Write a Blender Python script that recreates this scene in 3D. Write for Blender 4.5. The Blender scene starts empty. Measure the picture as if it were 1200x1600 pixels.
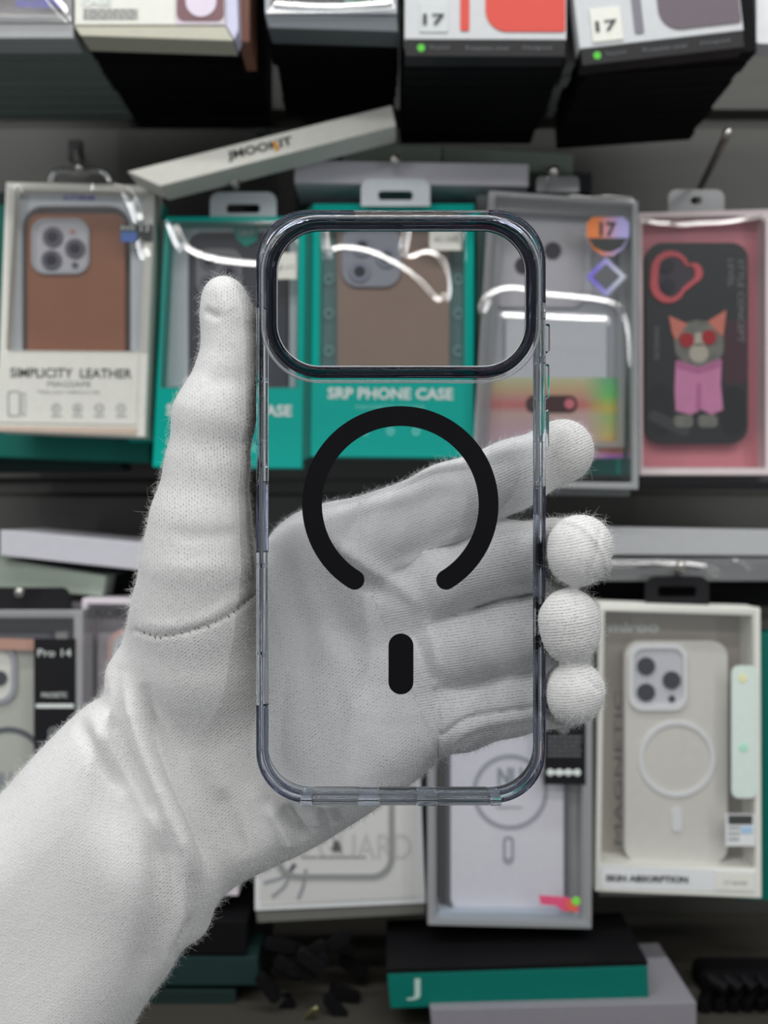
import bpy, bmesh, math, random
import numpy as np
from mathutils import Vector, Matrix
from mathutils.geometry import tessellate_polygon

sc = bpy.context.scene
F = 1650.0                                    # focal length in pixels of the 1200x1600 frame

# ------------------------------------------------------------------ camera, world, lights, exposure
cam_d = bpy.data.cameras.new('camera'); cam = bpy.data.objects.new('camera', cam_d)
sc.collection.objects.link(cam); sc.camera = cam
cam.location = (0, 0, 0); cam.rotation_euler = (math.pi/2, 0, 0)
cam_d.sensor_width = 36; cam_d.lens = F*36/1600
cam_d.clip_start = 0.01
cam_d.dof.use_dof = True; cam_d.dof.focus_distance = 0.284; cam_d.dof.aperture_fstop = 15.5

world = bpy.data.worlds.new('world'); sc.world = world; world.use_nodes = True
wb = world.node_tree.nodes['Background']
wb.inputs[0].default_value = (0.94, 0.97, 1.0, 1); wb.inputs[1].default_value = 0.21

def lamp(name, loc, rot, sx, sy, radiance, color):
    d = bpy.data.lights.new(name, 'AREA'); d.shape = 'RECTANGLE'; d.size = sx; d.size_y = sy
    d.energy = radiance*math.pi*sx*sy; d.color = color
    o = bpy.data.objects.new(name, d); sc.collection.objects.link(o)
    o.location = loc; o.rotation_euler = rot
    return o
def aim(o, t):
    o.rotation_euler = (Vector(t)-o.location).to_track_quat('-Z', 'Y').to_euler()
# long LED tubes of the shop ceiling, plus upright side tubes added for highlights
TUBE = Vector((0, -0.42, 1.02)); SIDE_LAMP = Vector((0.95, -0.40, 0.25))
aim(lamp('ceiling_tube_lamp', TUBE, (0,0,0), 2.2, 0.06, 24, (1, 0.98, 0.95)), (0, 0.6, 0))
aim(lamp('ceiling_tube_lamp', (0, -1.15, 0.98), (0,0,0), 2.6, 0.12, 13, (1, 0.98, 0.95)), (0, 0.6, 0))
aim(lamp('ceiling_tube_lamp', (0, 0.16, 1.25), (0,0,0), 2.0, 0.08, 30, (0.97, 0.99, 1.0)), (0, 0.5, 0))
for s, L in ((-1, 20), (1, 16)):
    o = lamp('added_side_lamp', (s*SIDE_LAMP.x, SIDE_LAMP.y, SIDE_LAMP.z), (0,0,0), 0.04, 1.3, L, (0.96, 0.98, 1.0)); aim(o, (0, 0.7, 0.1))

sc.view_settings.view_transform = 'Standard'; sc.view_settings.look = 'None'
sc.view_settings.gamma = 1; sc.view_settings.use_curve_mapping = False
sc.view_settings.exposure = -0.40
try:
    sc.cycles.max_bounces = 16; sc.cycles.transmission_bounces = 14; sc.cycles.transparent_max_bounces = 24
    sc.cycles.diffuse_bounces = 3; sc.cycles.caustics_refractive = False; sc.cycles.caustics_reflective = False
except Exception: pass

# ------------------------------------------------------------------ helpers
random.seed(4)
rng = np.random.default_rng(7)
def lin(c):
    c = c/255.0
    return c/12.92 if c <= 0.04045 else ((c+0.055)/1.055)**2.4
def C(r, g, b, k=1.5):
    v = [lin(r)*k, lin(g)*k, lin(b)*k]; s = min(1, .86/max(max(v), 1e-6)); return (v[0]*s, v[1]*s, v[2]*s, 1)
MATS = {}
def mat(name, color, rough=0.5, metallic=0.0, spec=0.3, coat=0.0, noise=None, alpha=1.0, trans=0.0, ior=1.45):
    if name in MATS: return MATS[name]
    m = bpy.data.materials.new(name); m.use_nodes = True; nt = m.node_tree
    b = nt.nodes['Principled BSDF']
    b.inputs['Base Color'].default_value = color; b.inputs['Roughness'].default_value = rough
    b.inputs['Metallic'].default_value = metallic; b.inputs['Specular IOR Level'].default_value = spec
    b.inputs['Coat Weight'].default_value = coat; b.inputs['Alpha'].default_value = alpha
    b.inputs['Transmission Weight'].default_value = trans; b.inputs['IOR'].default_value = ior
    tc = nt.nodes.new('ShaderNodeTexCoord')
    n = nt.nodes.new('ShaderNodeTexNoise'); sc_, amt, bump = noise or (180, 0.06, 0.02)
    n.inputs['Scale'].default_value = sc_; n.inputs['Detail'].default_value = 4
    nt.links.new(tc.outputs['Object'], n.inputs['Vector'])
    mr = nt.nodes.new('ShaderNodeMapRange'); mr.inputs['To Min'].default_value = 1-amt; mr.inputs['To Max'].default_value = 1+amt
    nt.links.new(n.outputs['Fac'], mr.inputs['Value'])
    mx = nt.nodes.new('ShaderNodeVectorMath'); mx.operation = 'SCALE'; mx.inputs[0].default_value = color[:3]
    nt.links.new(mr.outputs['Result'], mx.inputs['Scale']); nt.links.new(mx.outputs['Vector'], b.inputs['Base Color'])
    if bump:
        bp = nt.nodes.new('ShaderNodeBump'); bp.inputs['Strength'].default_value = bump; bp.inputs['Distance'].default_value = 0.001
        nt.links.new(n.outputs['Fac'], bp.inputs['Height']); nt.links.new(bp.outputs['Normal'], b.inputs['Normal'])
    MATS[name] = m
    return m
def film_mat(name, tint=(1,1,1), rough=0.15, boost=1.0, haze=0.0):
    if name in MATS: return MATS[name]
    m = bpy.data.materials.new(name); m.use_nodes = True; nt = m.node_tree
    nt.nodes.remove(nt.nodes['Principled BSDF']); out = nt.nodes['Material Output']
    t = nt.nodes.new('ShaderNodeBsdfTransparent'); t.inputs[0].default_value = (*tint, 1)
    g = nt.nodes.new('ShaderNodeBsdfGlossy'); g.inputs['Roughness'].default_value = rough
    f = nt.nodes.new('ShaderNodeFresnel'); ge = nt.nodes.new('ShaderNodeNewGeometry')
    mi = nt.nodes.new('ShaderNodeMapRange'); mi.inputs['To Min'].default_value = 1.5; mi.inputs['To Max'].default_value = 1/1.5   # same reflectance from both sides of the thin sheet
    nt.links.new(ge.outputs['Backfacing'], mi.inputs['Value']); nt.links.new(mi.outputs[0], f.inputs['IOR'])
    mu = nt.nodes.new('ShaderNodeMath'); mu.operation = 'MULTIPLY'; mu.inputs[1].default_value = 1.8*boost; mu.use_clamp = True
    mx = nt.nodes.new('ShaderNodeMixShader')
    nt.links.new(f.outputs[0], mu.inputs[0]); nt.links.new(mu.outputs[0], mx.inputs[0])
    src = t.outputs[0]
    if haze:
        df = nt.nodes.new('ShaderNodeBsdfDiffuse'); df.inputs[0].default_value = (.8,.82,.84,1)
        hx = nt.nodes.new('ShaderNodeMixShader'); hx.inputs[0].default_value = haze
        nt.links.new(t.outputs[0], hx.inputs[1]); nt.links.new(df.outputs[0], hx.inputs[2]); src = hx.outputs[0]
    nt.links.new(src, mx.inputs[1]); nt.links.new(g.outputs[0], mx.inputs[2])
    nt.links.new(mx.outputs[0], out.inputs[0])
    MATS[name] = m
    return m
def glass_mat(name, color, rough=0.0, ior=1.45):
    m = bpy.data.materials.new(name); m.use_nodes = True; nt = m.node_tree
    nt.nodes.remove(nt.nodes['Principled BSDF']); out = nt.nodes['Material Output']
    g = nt.nodes.new('ShaderNodeBsdfGlass'); g.inputs['Color'].default_value = (*color, 1)
    g.inputs['Roughness'].default_value = rough; g.inputs['IOR'].default_value = ior
    nt.links.new(g.outputs[0], out.inputs[0]); MATS[name] = m
    return m

def at(x, y, Y): return Vector(((x-600)/F*Y, Y, (800-y)/F*Y))
def link(o): sc.collection.objects.link(o); return o
def tag(o, label=None, cat=None, group=None, kind=None):
    for k, v in (('label', label), ('category', cat), ('group', group), ('kind', kind)):
        if v: o[k] = v
    return o
def thing(name, loc, label, cat, group=None):
    o = bpy.data.objects.new(name, None); o.empty_display_size = 0.01; o.location = loc
    return tag(link(o), label, cat, group)
def wloc(o):
    v = Vector((0,0,0))
    while o: v += o.location; o = o.parent
    return v
def make(name, verts, faces, m, parent=None, smooth=False, bevel=0, label=None):
    """one mesh object; verts are world coordinates"""
    me = bpy.data.meshes.new(name)
    verts = [Vector(v) for v in verts]
    org = wloc(parent) if parent else sum(verts, Vector())/len(verts)
    me.from_pydata([v-org for v in verts], [], faces); me.update()
    bm = bmesh.new(); bm.from_mesh(me); bmesh.ops.recalc_face_normals(bm, faces=bm.faces); bm.to_mesh(me); bm.free()
    me.materials.append(m)
    for p in me.polygons: p.use_smooth = smooth
    o = link(bpy.data.objects.new(name, me))
    if parent: o.parent = parent
    else: o.location = org
    if bevel:
        b = o.modifiers.new('bevel', 'BEVEL'); b.width = bevel; b.segments = 2; b.limit_method = 'ANGLE'; b.angle_limit = math.radians(40)
    if label: o['label'] = label
    return o
class MB:
    def __init__(s): s.v = []; s.f = []
    def add(s, v, f):
        n = len(s.v); s.v += v; s.f += [[i+n for i in q] for q in f]; return s
    def prism(s, poly, Y, T, holes=()):
        """pixel polygon standing at depth Y, thickness T behind it (true extrusion)"""
        loops = [poly]+list(holes); flat = [p for l in loops for p in l]; n = len(flat)
        a = [at(x, y, Y) for x, y in flat]; b = [p+Vector((0, T, 0)) for p in a]
        tri = tessellate_polygon([[Vector((x, y, 0)) for x, y in l] for l in loops]) if holes or len(poly) > 4 else [tuple(range(len(poly)))]
        f = [list(t) for t in tri]+[[i+n for i in reversed(t)] for t in tri]
        k = 0
        for l in loops:
            m_ = len(l)
            f += [[k+i, k+(i+1) % m_, k+(i+1) % m_+n, k+i+n] for i in range(m_)]; k += m_
        return s.add(a+b, f)
    def tube(s, pts, r, n=10, cap=True):
        pts = [Vector(p) for p in pts]; rs = r if isinstance(r, (list, tuple)) else [r]*len(pts)
        rings = []; up = Vector((0.3, 0.1, 0.95))
        for i, p in enumerate(pts):
            t = (pts[min(i+1, len(pts)-1)]-pts[max(i-1, 0)]).normalized()
            u = t.cross(up).normalized(); w = t.cross(u)
            rings.append([p+u*math.cos(a)*rs[i]+w*math.sin(a)*rs[i] for a in [2*math.pi*k/n for k in range(n)]])
        v = [q for g in rings for q in g]; f = []
        for i in range(len(rings)-1):
            for k in range(n): f.append([i*n+k, i*n+(k+1) % n, (i+1)*n+(k+1) % n, (i+1)*n+k])
        if cap: f.append(list(range(n))); f.append([(len(rings)-1)*n+k for k in reversed(range(n))])
        return s.add(v, f)
    def ball(s, c, r, n=10):
        c = Vector(c); v = []; f = []
        for i in range(1, n):
            for k in range(n*2):
                a = math.pi*i/n; b = math.pi*k/n
                v.append(c+Vector((math.sin(a)*math.cos(b), math.sin(a)*math.sin(b), math.cos(a)))*r)
        N = 2*n
        for i in range(n-2):
            for k in range(N): f.append([i*N+k, i*N+(k+1) % N, (i+1)*N+(k+1) % N, (i+1)*N+k])
        f.append(list(range(N))); f.append([(n-2)*N+k for k in reversed(range(N))])
        return s.add(v, f)
    def build(s, name, m, parent=None, **k): return make(name, s.v, s.f, m, parent, **k)

def rr(x0, y0, x1, y1, r, n=7):
    out = []
    rs = r if isinstance(r, (list, tuple)) else [r]*4
    for (cx, cy, a, q) in ((x1-rs[1], y0+rs[1], -90, rs[1]), (x1-rs[2], y1-rs[2], 0, rs[2]), (x0+rs[3], y1-rs[3], 90, rs[3]), (x0+rs[0], y0+rs[0], 180, rs[0])):
        if q <= 0: out.append((cx, cy)); continue
        for i in range(n+1):
            t = math.radians(a+90*i/n); out.append((cx+q*math.cos(t), cy+q*math.sin(t)))
    return out
def rect(x0, y0, x1, y1): return [(x0, y0), (x1, y0), (x1, y1), (x0, y1)]
def circ(cx, cy, r, n=36): return [(cx+r*math.cos(2*math.pi*i/n), cy+r*math.sin(2*math.pi*i/n)) for i in range(n)]
def rot(poly, c, deg):
    a = math.radians(deg); ca, sa = math.cos(a), math.sin(a)
    return [(c[0]+(x-c[0])*ca-(y-c[1])*sa, c[1]+(x-c[0])*sa+(y-c[1])*ca) for x, y in poly]
def sh(name, poly, Y, T, m, parent=None, holes=(), bevel=0, **k):
    return MB().prism(poly, Y, T, holes).build(name, m, parent, bevel=bevel, **k)
def text(s, x, y, h, Y, m, parent, name='lettering', w=None, ang=0, bold=0.0, up=False, T=0.0002):
    """lettering with centre (x, y), capital height h pixels, total width w pixels, on the plane at depth Y"""
    cu = bpy.data.curves.new(name, 'FONT'); cu.body = s; cu.align_x = 'CENTER'; cu.align_y = 'CENTER'
    cu.size = 1; cu.extrude = 0; cu.offset = bold; cu.resolution_u = 3
    tmp = link(bpy.data.objects.new('tmp', cu)); dg = bpy.context.evaluated_depsgraph_get()
    me = bpy.data.meshes.new_from_object(tmp.evaluated_get(dg)); bpy.data.objects.remove(tmp)
    co = np.array([v.co[:] for v in me.vertices]) if len(me.vertices) else np.zeros((1, 3))
    mn, mx = co.min(0), co.max(0); c = (mn+mx)/2; px = Y/F
    sy = h*px/(mx[1]-mn[1]); sx = (w*px/(mx[0]-mn[0])) if w else sy
    base = at(x, y, Y-T); a = math.radians(ang); org = wloc(parent)
    for v in me.vertices:
        X = (v.co.x-c[0])*sx; Z = (v.co.y-c[1])*sy
        v.co = base+Vector((X*math.cos(a)-Z*math.sin(a), 0, X*math.sin(a)+Z*math.cos(a)))-org
    me.materials.clear(); me.materials.append(m)
    o = link(bpy.data.objects.new(name, me)); o.parent = parent
    return o
def bars(n, x0, y0, x1, y1, Y, m, parent, name='fine_print', fr=0.45, seed=1):
    """a block of tiny unreadable print: n lines of little dashes"""
    r = random.Random(seed); mb = MB(); lh = (y1-y0)/n
    for i in range(n):
        x = x0
        while x < x1-2:
            w = min(r.uniform(3, 9)*(x1-x0)/60+1.5, x1-x); mb.prism(rect(x, y0+i*lh, x+w, y0+(i+fr)*lh), Y-0.0003, 0.0002); x += w+1.6
    return mb.build(name, m, parent)
def dist_poly(PX, PY, pts):
    d = np.full(PX.shape, 1e9)
    for (ax, ay), (bx, by) in zip(pts[:-1], pts[1:]):
        dx, dy = bx-ax, by-ay; L = dx*dx+dy*dy+1e-9
        t = np.clip(((PX-ax)*dx+(PY-ay)*dy)/L, 0, 1)
        d = np.minimum(d, np.hypot(PX-ax-t*dx, PY-ay-t*dy))
    return d
def smooth_pts(pts, it=2):
    for _ in range(it):
        q = [pts[0]]
        for a, b in zip(pts[:-1], pts[1:]):
            q += [(a[0]*.75+b[0]*.25, a[1]*.75+b[1]*.25), (a[0]*.25+b[0]*.75, a[1]*.25+b[1]*.75)]
        pts = q+[pts[-1]]
    return pts
def film(parent, x0, y0, x1, y1, Y, ridges, m, name='window_film', step=1.3, wob=0.00012, seed=0):
    """clear plastic sheet with pressed ridges and a gentle buckle"""
    nx = int((x1-x0)/step)+1; ny = int((y1-y0)/step)+1
    X, Z = np.meshgrid(np.linspace(x0, x1, nx), np.linspace(y0, y1, ny)); px = Y/F
    h = wob*(np.sin(X/47+seed)*np.cos(Z/61+seed*2))
    for pts, w, slope in ridges:                   # tent-shaped crease, its slope leaning towards the nearest tube lamp
        w = w*1.75; sp = smooth_pts(pts); best = np.full(X.shape, 1e9); S = np.zeros(X.shape)
        for a, b in zip(sp[:-1], sp[1:]):
            d = dist_poly(X, Z, [a, b]); c = at((a[0]+b[0])/2, (a[1]+b[1])/2, Y); L = math.dist(a, b)+1e-9
            nx_, nz_ = (b[1]-a[1])/L, (b[0]-a[0])/L; vc = (-c).normalized()
            def tilt(q):
                hv = ((q-c).normalized()+vc).normalized(); return hv.x/-hv.y, hv.z/-hv.y
            tz = tilt(Vector((c.x, TUBE.y, TUBE.z)))[1]
            if abs(nz_) > .5: s_ = tz/abs(nz_)
            else: s_ = abs(tilt(Vector((math.copysign(SIDE_LAMP.x, c.x or 1), SIDE_LAMP.y, c.z)))[0])/max(abs(nx_), .5)
            m_ = d < best; best = np.where(m_, d, best); S = np.where(m_, s_, S)
        h = h+S*px*np.clip(w-best, 0, None)
    ed = np.minimum(np.minimum(X-x0, x1-X), np.minimum(Z-y0, y1-Z)); h = h*np.clip(ed/6, 0, 1)
    v = [((X[j, i]-600)*px, Y-h[j, i], (800-Z[j, i])*px) for j in range(ny) for i in range(nx)]
    f = [[j*nx+i, j*nx+i+1, (j+1)*nx+i+1, (j+1)*nx+i] for j in range(ny-1) for i in range(nx-1)]
    return make(name, v, f, m, parent, smooth=True)

# ------------------------------------------------------------------ materials
M_cream = mat('cream_card', C(212, 212, 204), .55)
M_white = mat('white_card', C(205, 207, 208), .5)
M_dimwhite = mat('grey_white_card', C(176, 176, 178), .5)
M_lilac = mat('lilac_grey_card', C(172, 171, 178), .5)
M_sage = mat('sage_grey_card', C(128, 138, 128), .6)
M_teal = mat('teal_card', C(0, 146, 134), .6, spec=.15)
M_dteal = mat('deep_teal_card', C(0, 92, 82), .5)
M_black = mat('black_card', (0.006, 0.006, 0.007, 1), .6, spec=.12)
M_blackp = mat('black_plastic', (0.012, 0.012, 0.014, 1), .4)
M_ink = mat('dark_ink', C(60, 62, 62), .6)
M_inkg = mat('grey_ink', C(120, 122, 122), .6)
M_wink = mat('white_ink', C(225, 232, 228), .6)
M_silver = mat('silver_plastic', C(160, 164, 170), .35)
M_tray = mat('white_tray', C(196, 202, 208), .4)
M_gtray = mat('grey_tray', C(140, 142, 144), .45)
M_leather = mat('brown_leather', C(138, 94, 72), .6, noise=(22, .16, .1))
M_taupe = mat('taupe_leather', C(136, 116, 104), .6, noise=(26, .1, .08))
M_lens = mat('lens_grey', C(88, 88, 98), .3)
M_lensd = mat('lens_dark', C(38, 38, 50), .25)
M_island = mat('camera_plate', C(176, 176, 182), .35)
M_metal = mat('steel', (0.62, 0.6, 0.56, 1), .25, metallic=1)
M_dmetal = mat('dull_steel', (0.30, 0.29, 0.27, 1), .35, metallic=1)
M_pink = mat('pink_card', C(216, 136, 147), .5, noise=(14, .1, 0))
M_blueink = mat('blue_ink', C(90, 90, 200), .5)
M_stickb = mat('blue_sticker', C(70, 95, 145), .4)
M_film = film_mat('clear_film', rough=.11, boost=2.6)
M_edgeglow = film_mat('painted_edge_light', tint=(.9, .92, .95), rough=.2, boost=2.5, haze=.55)  # white haze stands in for the light line refracted in the lip
M_edgesoft = film_mat('painted_edge_light_soft', tint=(.92, .94, .97), rough=.2, boost=2.0, haze=.28)  # weaker white haze, painted for the light on step and port windows
M_film2 = film_mat('hazy_film', haze=.06)
M_tealfilm = film_mat('teal_tray_film', tint=(.88, .96, .96), haze=.12)
# ------------------------------------------------------------------ the room shell: slatted shop wall
def slat_material():
    m = bpy.data.materials.new('wall_laminate'); m.use_nodes = True; nt = m.node_tree; b = nt.nodes['Principled BSDF']
    tc = nt.nodes.new('ShaderNodeTexCoord'); n = nt.nodes.new('ShaderNodeTexNoise'); n.inputs['Scale'].default_value = 9
    mp = nt.nodes.new('ShaderNodeMapping'); mp.inputs['Scale'].default_value = (0.3, 1, 6)
    cr = nt.nodes.new('ShaderNodeValToRGB'); cr.color_ramp.elements[0].color = (.054, .054, .048, 1); cr.color_ramp.elements[1].color = (.084, .083, .075, 1)
    nt.links.new(tc.outputs['Object'], mp.inputs[0]); nt.links.new(mp.outputs[0], n.inputs['Vector'])
    nt.links.new(n.outputs['Fac'], cr.inputs[0]); nt.links.new(cr.outputs[0], b.inputs['Base Color']); b.inputs['Roughness'].default_value = .5
    return m
M_wall = slat_material()
WALL = 0.86
mb = MB()
mb.add([Vector((sx*0.9, WALL+.012+dy, z)) for dy in (0, .02) for sx, z in ((-1, -.8), (1, -.8), (1, .8), (-1, .8))],
       [[0, 1, 2, 3], [7, 6, 5, 4], [0, 4, 5, 1], [1, 5, 6, 2], [2, 6, 7, 3], [3, 7, 4, 0]])
zz = -0.78
while zz < 0.78:                                   # boards with slots between them
    a, b_ = zz+.004, zz+.096
    prof = [(WALL, a+.004), (WALL+.012, a), (WALL+.012, b_), (WALL, b_-.004)]
    v = [Vector((sx*.9, y, z)) for sx in (-1, 1) for y, z in prof]
    mb.add(v, [[0, 1, 2, 3], [7, 6, 5, 4], [0, 4, 5, 1], [1, 5, 6, 2], [2, 6, 7, 3], [3, 7, 4, 0]]); zz += .1
w = mb.build('wall_back', M_wall); tag(w, 'dark grey slatted shop wall behind the hanging boxes', kind='structure')

# ------------------------------------------------------------------ hooks
def hook(x, y, Yend, label, tip=0.0035, rise=0.012, base=None, r=0.0022, m=None):
    e = at(x, y, Yend); bx, by = base if base else (x, y+6)
    b = at(bx, by, WALL) if base else Vector((e.x, WALL, e.z-rise))
    t = thing('display_hook', b, label, 'hook', 'hooks on the slatted wall')
    mb = MB().tube([b, b.lerp(e, .9)+Vector((0, 0, -rise*.3 if not base else 0)), e], r, 8); mb.build('rod', m or M_metal, t, smooth=True)
    MB().ball(e, tip, 8).build('ball_tip', M_metal, t, smooth=True)
    c = b; v = [c+Vector((sx*.005, -dy, sz*.008)) for dy in (.0, .003) for sx, sz in ((-1, -1), (1, -1), (1, 1), (-1, 1))]
    make('backplate', v, [[0, 1, 2, 3], [7, 6, 5, 4], [0, 4, 5, 1], [1, 5, 6, 2], [2, 6, 7, 3], [3, 7, 4, 0]], M_blackp, t)
    return t

# ------------------------------------------------------------------ top row: stacks of boxes hung one behind the other
def carton_box(name, poly, Y, T, m, label, cat='box', group=None, bevel=.0006):
    o = sh(name, poly, Y, T, m, None, bevel=bevel); return tag(o, label, cat, group)
def box_px(x0, x1, ybot, Y, Yref, h=0.165):
    """rectangle seen at Yref as x0..x1 with bottom ybot, re-expressed at depth Y"""
    k = Yref/Y
    X0, X1, B = 600+(x0-600)*k, 600+(x1-600)*k, 800+(ybot-800)*k
    return [(X0, B-h*F/Y), (X1, B-h*F/Y), (X1, B), (X0, B)]
def stack(n, pitch, Y0, x0, x1, yb, m, label, group, drift=0, jit=1.5, T=None, name='boxed_phone_case', h=0.165, seed=1, tilt=0):
    r = random.Random(seed); src = None
    for i in range(n):
        Y = Y0+pitch*i
        dx = drift*i+r.uniform(-jit, jit); dy = r.uniform(-jit, jit)*.5
        w0 = at(x0, 0, Y0).x; w1 = at(x1, 0, Y0).x; zb = at(0, yb, Y0).z
        if src is None:
            v = [Vector((x, y, z)) for y in (Y, Y+(T or pitch*.93)) for x, z in ((w0, zb), (w1, zb), (w1, zb+h), (w0, zb+h))]
            src = make(name, v, [[0, 1, 2, 3], [7, 6, 5, 4], [0, 4, 5, 1], [1, 5, 6, 2], [2, 6, 7, 3], [3, 7, 4, 0]], m, bevel=.0008)
            src.rotation_euler = (0, math.radians(tilt), 0)
            base = src.location.copy(); o = src
        else:
            o = src.copy(); link(o)
        o.location = base+Vector((dx*.00042, pitch*i, dy*.00042))
        tag(o, label, 'box', group)
# far left: window box over grey green cartons
t = thing('window_box', at(30, 40, .60), 'clear-fronted box with blue print at the top left corner of the display', 'box')
sh('carton', rect(-140, -150, 112, 36), .60, .022, M_gtray, t, bevel=.0006)
sh('bottom_edge', rect(-140, 37, 114, 60), .600, .020, M_gtray, t, bevel=.0006)
sh('dark_insert', rect(-130, -150, 96, 20), .5992, .0005, mat('dim_plum', C(82, 76, 86), .5), t)
text('MAGNETIC', 62, 5, 14, .5988, M_blueink, t, w=72, bold=.03)
film(t, -138, -145, 110, 34, .598, [([(70, -20), (88, 5), (114, 32)], 5, .35)], M_film, seed=1)
stack(8, .016, .625, -140, 128, 62, mat('grey_green_card', C(100, 110, 105), .6), 'grey-green carton in the hanging stack at the top left corner', 'grey-green cartons at the top left', jit=2, seed=3)

t = thing('window_box', at(240, 40, .60), 'cream box with mauve print hanging at the top, right of the blue-printed box', 'box')
sh('carton', rect(116, -170, 352, 40), .60, .020, M_cream, t, bevel=.0006)
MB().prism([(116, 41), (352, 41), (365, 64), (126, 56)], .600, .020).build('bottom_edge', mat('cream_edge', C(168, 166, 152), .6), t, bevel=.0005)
sh('front_label', rect(118, -100, 272, 38), .5995, .0006, M_cream, t)
text('CASE', 150, 2, 12, .5990, M_wink, t, w=46, bold=.03); bars(3, 130, 14, 215, 32, .5992, M_inkg, t)
M_mauve = mat('mauve_print', C(112, 84, 88), .5)
sh('window_card', rect(274, -120, 350, 38), .5995, .0006, mat('pale_mauve', C(190, 180, 188), .5), t)
sh('print_shape', rr(276, -60, 350, 32, 12), .5990, .0004, M_mauve, t)
sh('print_shape', circ(314, 2, 24), .5986, .0004, mat('pale_lilac', C(205, 194, 208), .5), t)
sh('side_panel', [(353, -170), (366, -165), (372, 48), (366, 62), (353, 40)], .600, .018, mat('silver_lilac', C(190, 190, 212), .4), t, bevel=.0004)
stack(8, .0185, .625, 119, 376, 58, M_black, 'black box in the hanging stack behind the cream mauve-printed box', 'black boxes behind the cream mauve-printed box', jit=4, seed=8, drift=1.6)
stack(3, .014, .615, 372, 390, 66, mat('copper_card', C(120, 84, 70), .5), 'narrow copper-brown box edge beside the black stack right of the cream box', 'copper-brown box edges', jit=1, seed=9)

t = thing('window_box', at(520, 20, .60), 'silver clear-fronted box hanging at the top, third stack from the left', 'box')
sh('carton', rect(414, -170, 620, 22), .60, .020, M_silver, t, bevel=.0006)
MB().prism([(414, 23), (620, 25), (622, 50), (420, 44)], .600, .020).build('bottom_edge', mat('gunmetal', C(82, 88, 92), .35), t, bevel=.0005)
sh('insert', rect(424, -120, 612, 6), .5992, .0005, mat('dark_insert', C(70, 76, 78), .4), t)
text('MagSafe', 572, 4, 12, .5986, mat('green_hologram', C(140, 190, 165), .3), t, w=66, bold=.02)
film(t, 416, -165, 618, 20, .598, [([(430, 8), (520, 14), (612, 6)], 4, .3)], M_film, seed=2)
stack(8, .0175, .625, 416, 622, 46, M_black, 'black box in the hanging stack behind the silver clear-fronted box', 'black boxes behind the silver clear-fronted box', jit=3, seed=4)

def seventeen(x0, x1, yb, phone, barcol, ang, sticker, label, seed, tail):
    Y = .60; c = ((x0+x1)/2, yb)
    R = lambda p: rot(p, c, ang)
    t = thing('boxed_phone_case', at(c[0], c[1], Y), label, 'box')
    sh('carton', R(rect(x0, yb-290, x1, yb)), Y, .014, mat('soft_white_card', C(176, 178, 180), .5), t, bevel=.0006)
    sh('base_strip', R(rect(x0+1, yb+1, x1-1, yb+27)), Y+.0005, .013, M_blackp, t, bevel=.0005)
    W_ = x1-x0
    sh('phone_print', R(rr(x0+W_*.50, yb-240, x1-2, yb-13, [30, 30, 4, 34])), Y-.0006, .0005, phone, t)
    sh('spine_print', R(rr(x0+W_*.345, yb-240, x0+W_*.40, yb-14, 3)), Y-.0006, .0005, barcol, t)
    p = R([(x0+W_*.185, yb-30)])[0]
    pp = R([(x0+46, yb-34)])[0]
    if sticker: sh('sticker', R(rect(x0+22, yb-60, x0+70, yb-8)), Y-.0008, .0006, M_cream, t)
    else: sh('sticker', R(rect(x0+24, yb-58, x0+68, yb-12)), Y-.0006, .0005, mat('pale_grey', C(178, 182, 182), .5), t)
    text('17' if sticker else '17', pp[0], pp[1]+2, 17, Y-.0012, M_ink, t, w=34, ang=-ang, bold=.02)
    q = R([(x0+26, yb+13)])[0]; sh('green_dot', circ(q[0], q[1], 6, 16), Y, .0005, mat('green_ink', C(80, 170, 60), .5), t)
    for k, (a, b) in enumerate(((40, 70), (96, 165), (185, 230))):
        qq = R([(x0+(a+b)/2*W_/253, yb+13)])[0]
        text(('Recycled', 'Protective cover', 'Designed')[k], qq[0], qq[1], 7, Y+.0003, mat('slate_ink', C(92, 96, 100), .5), t, w=(b-a)*W_/253, ang=-ang)
    return t
M_red = mat('red_print', C(186, 70, 60), .45); M_plum = mat('plum_print', C(92, 84, 90), .45)
seventeen(632, 885, 62, M_red, M_red, 0.2, False, 'white box printed with a red phone and the number 17', 1, None)
stack(10, .0145, .616, 632, 884, 92, M_black, 'black box in the hanging stack behind the red-printed number 17 box', 'black boxes behind the red-printed box', jit=2.5, seed=5)
seventeen(905, 1163, 62, M_plum, mat('slate_print', C(110, 108, 116), .5), -6.5, True, 'tilted white box printed with a plum phone and a green number 17 sticker', 2, None)
stack(10, .0145, .616, 908, 1166, 92, M_black, 'black tilted box in the hanging stack behind the plum-printed number 17 box', 'black boxes behind the plum-printed box', jit=3, drift=.6, seed=6, tilt=-4)
# pale side walls of the next carton between the two stacks
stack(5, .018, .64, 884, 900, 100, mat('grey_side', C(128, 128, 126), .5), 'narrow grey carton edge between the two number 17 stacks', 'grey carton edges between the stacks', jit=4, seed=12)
carton_box('boxed_phone_case', rr(1182, -200, 1420, 68, 4), .62, .018, M_white, 'white box cut off at the top right corner of the display')
carton_box('cardboard_strip', rect(398, 60, 414, 205), .78, .05, mat('grey_strip', C(92, 92, 94), .5), 'grey upright strip on the wall between the second and third stacks', 'strip')

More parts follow.
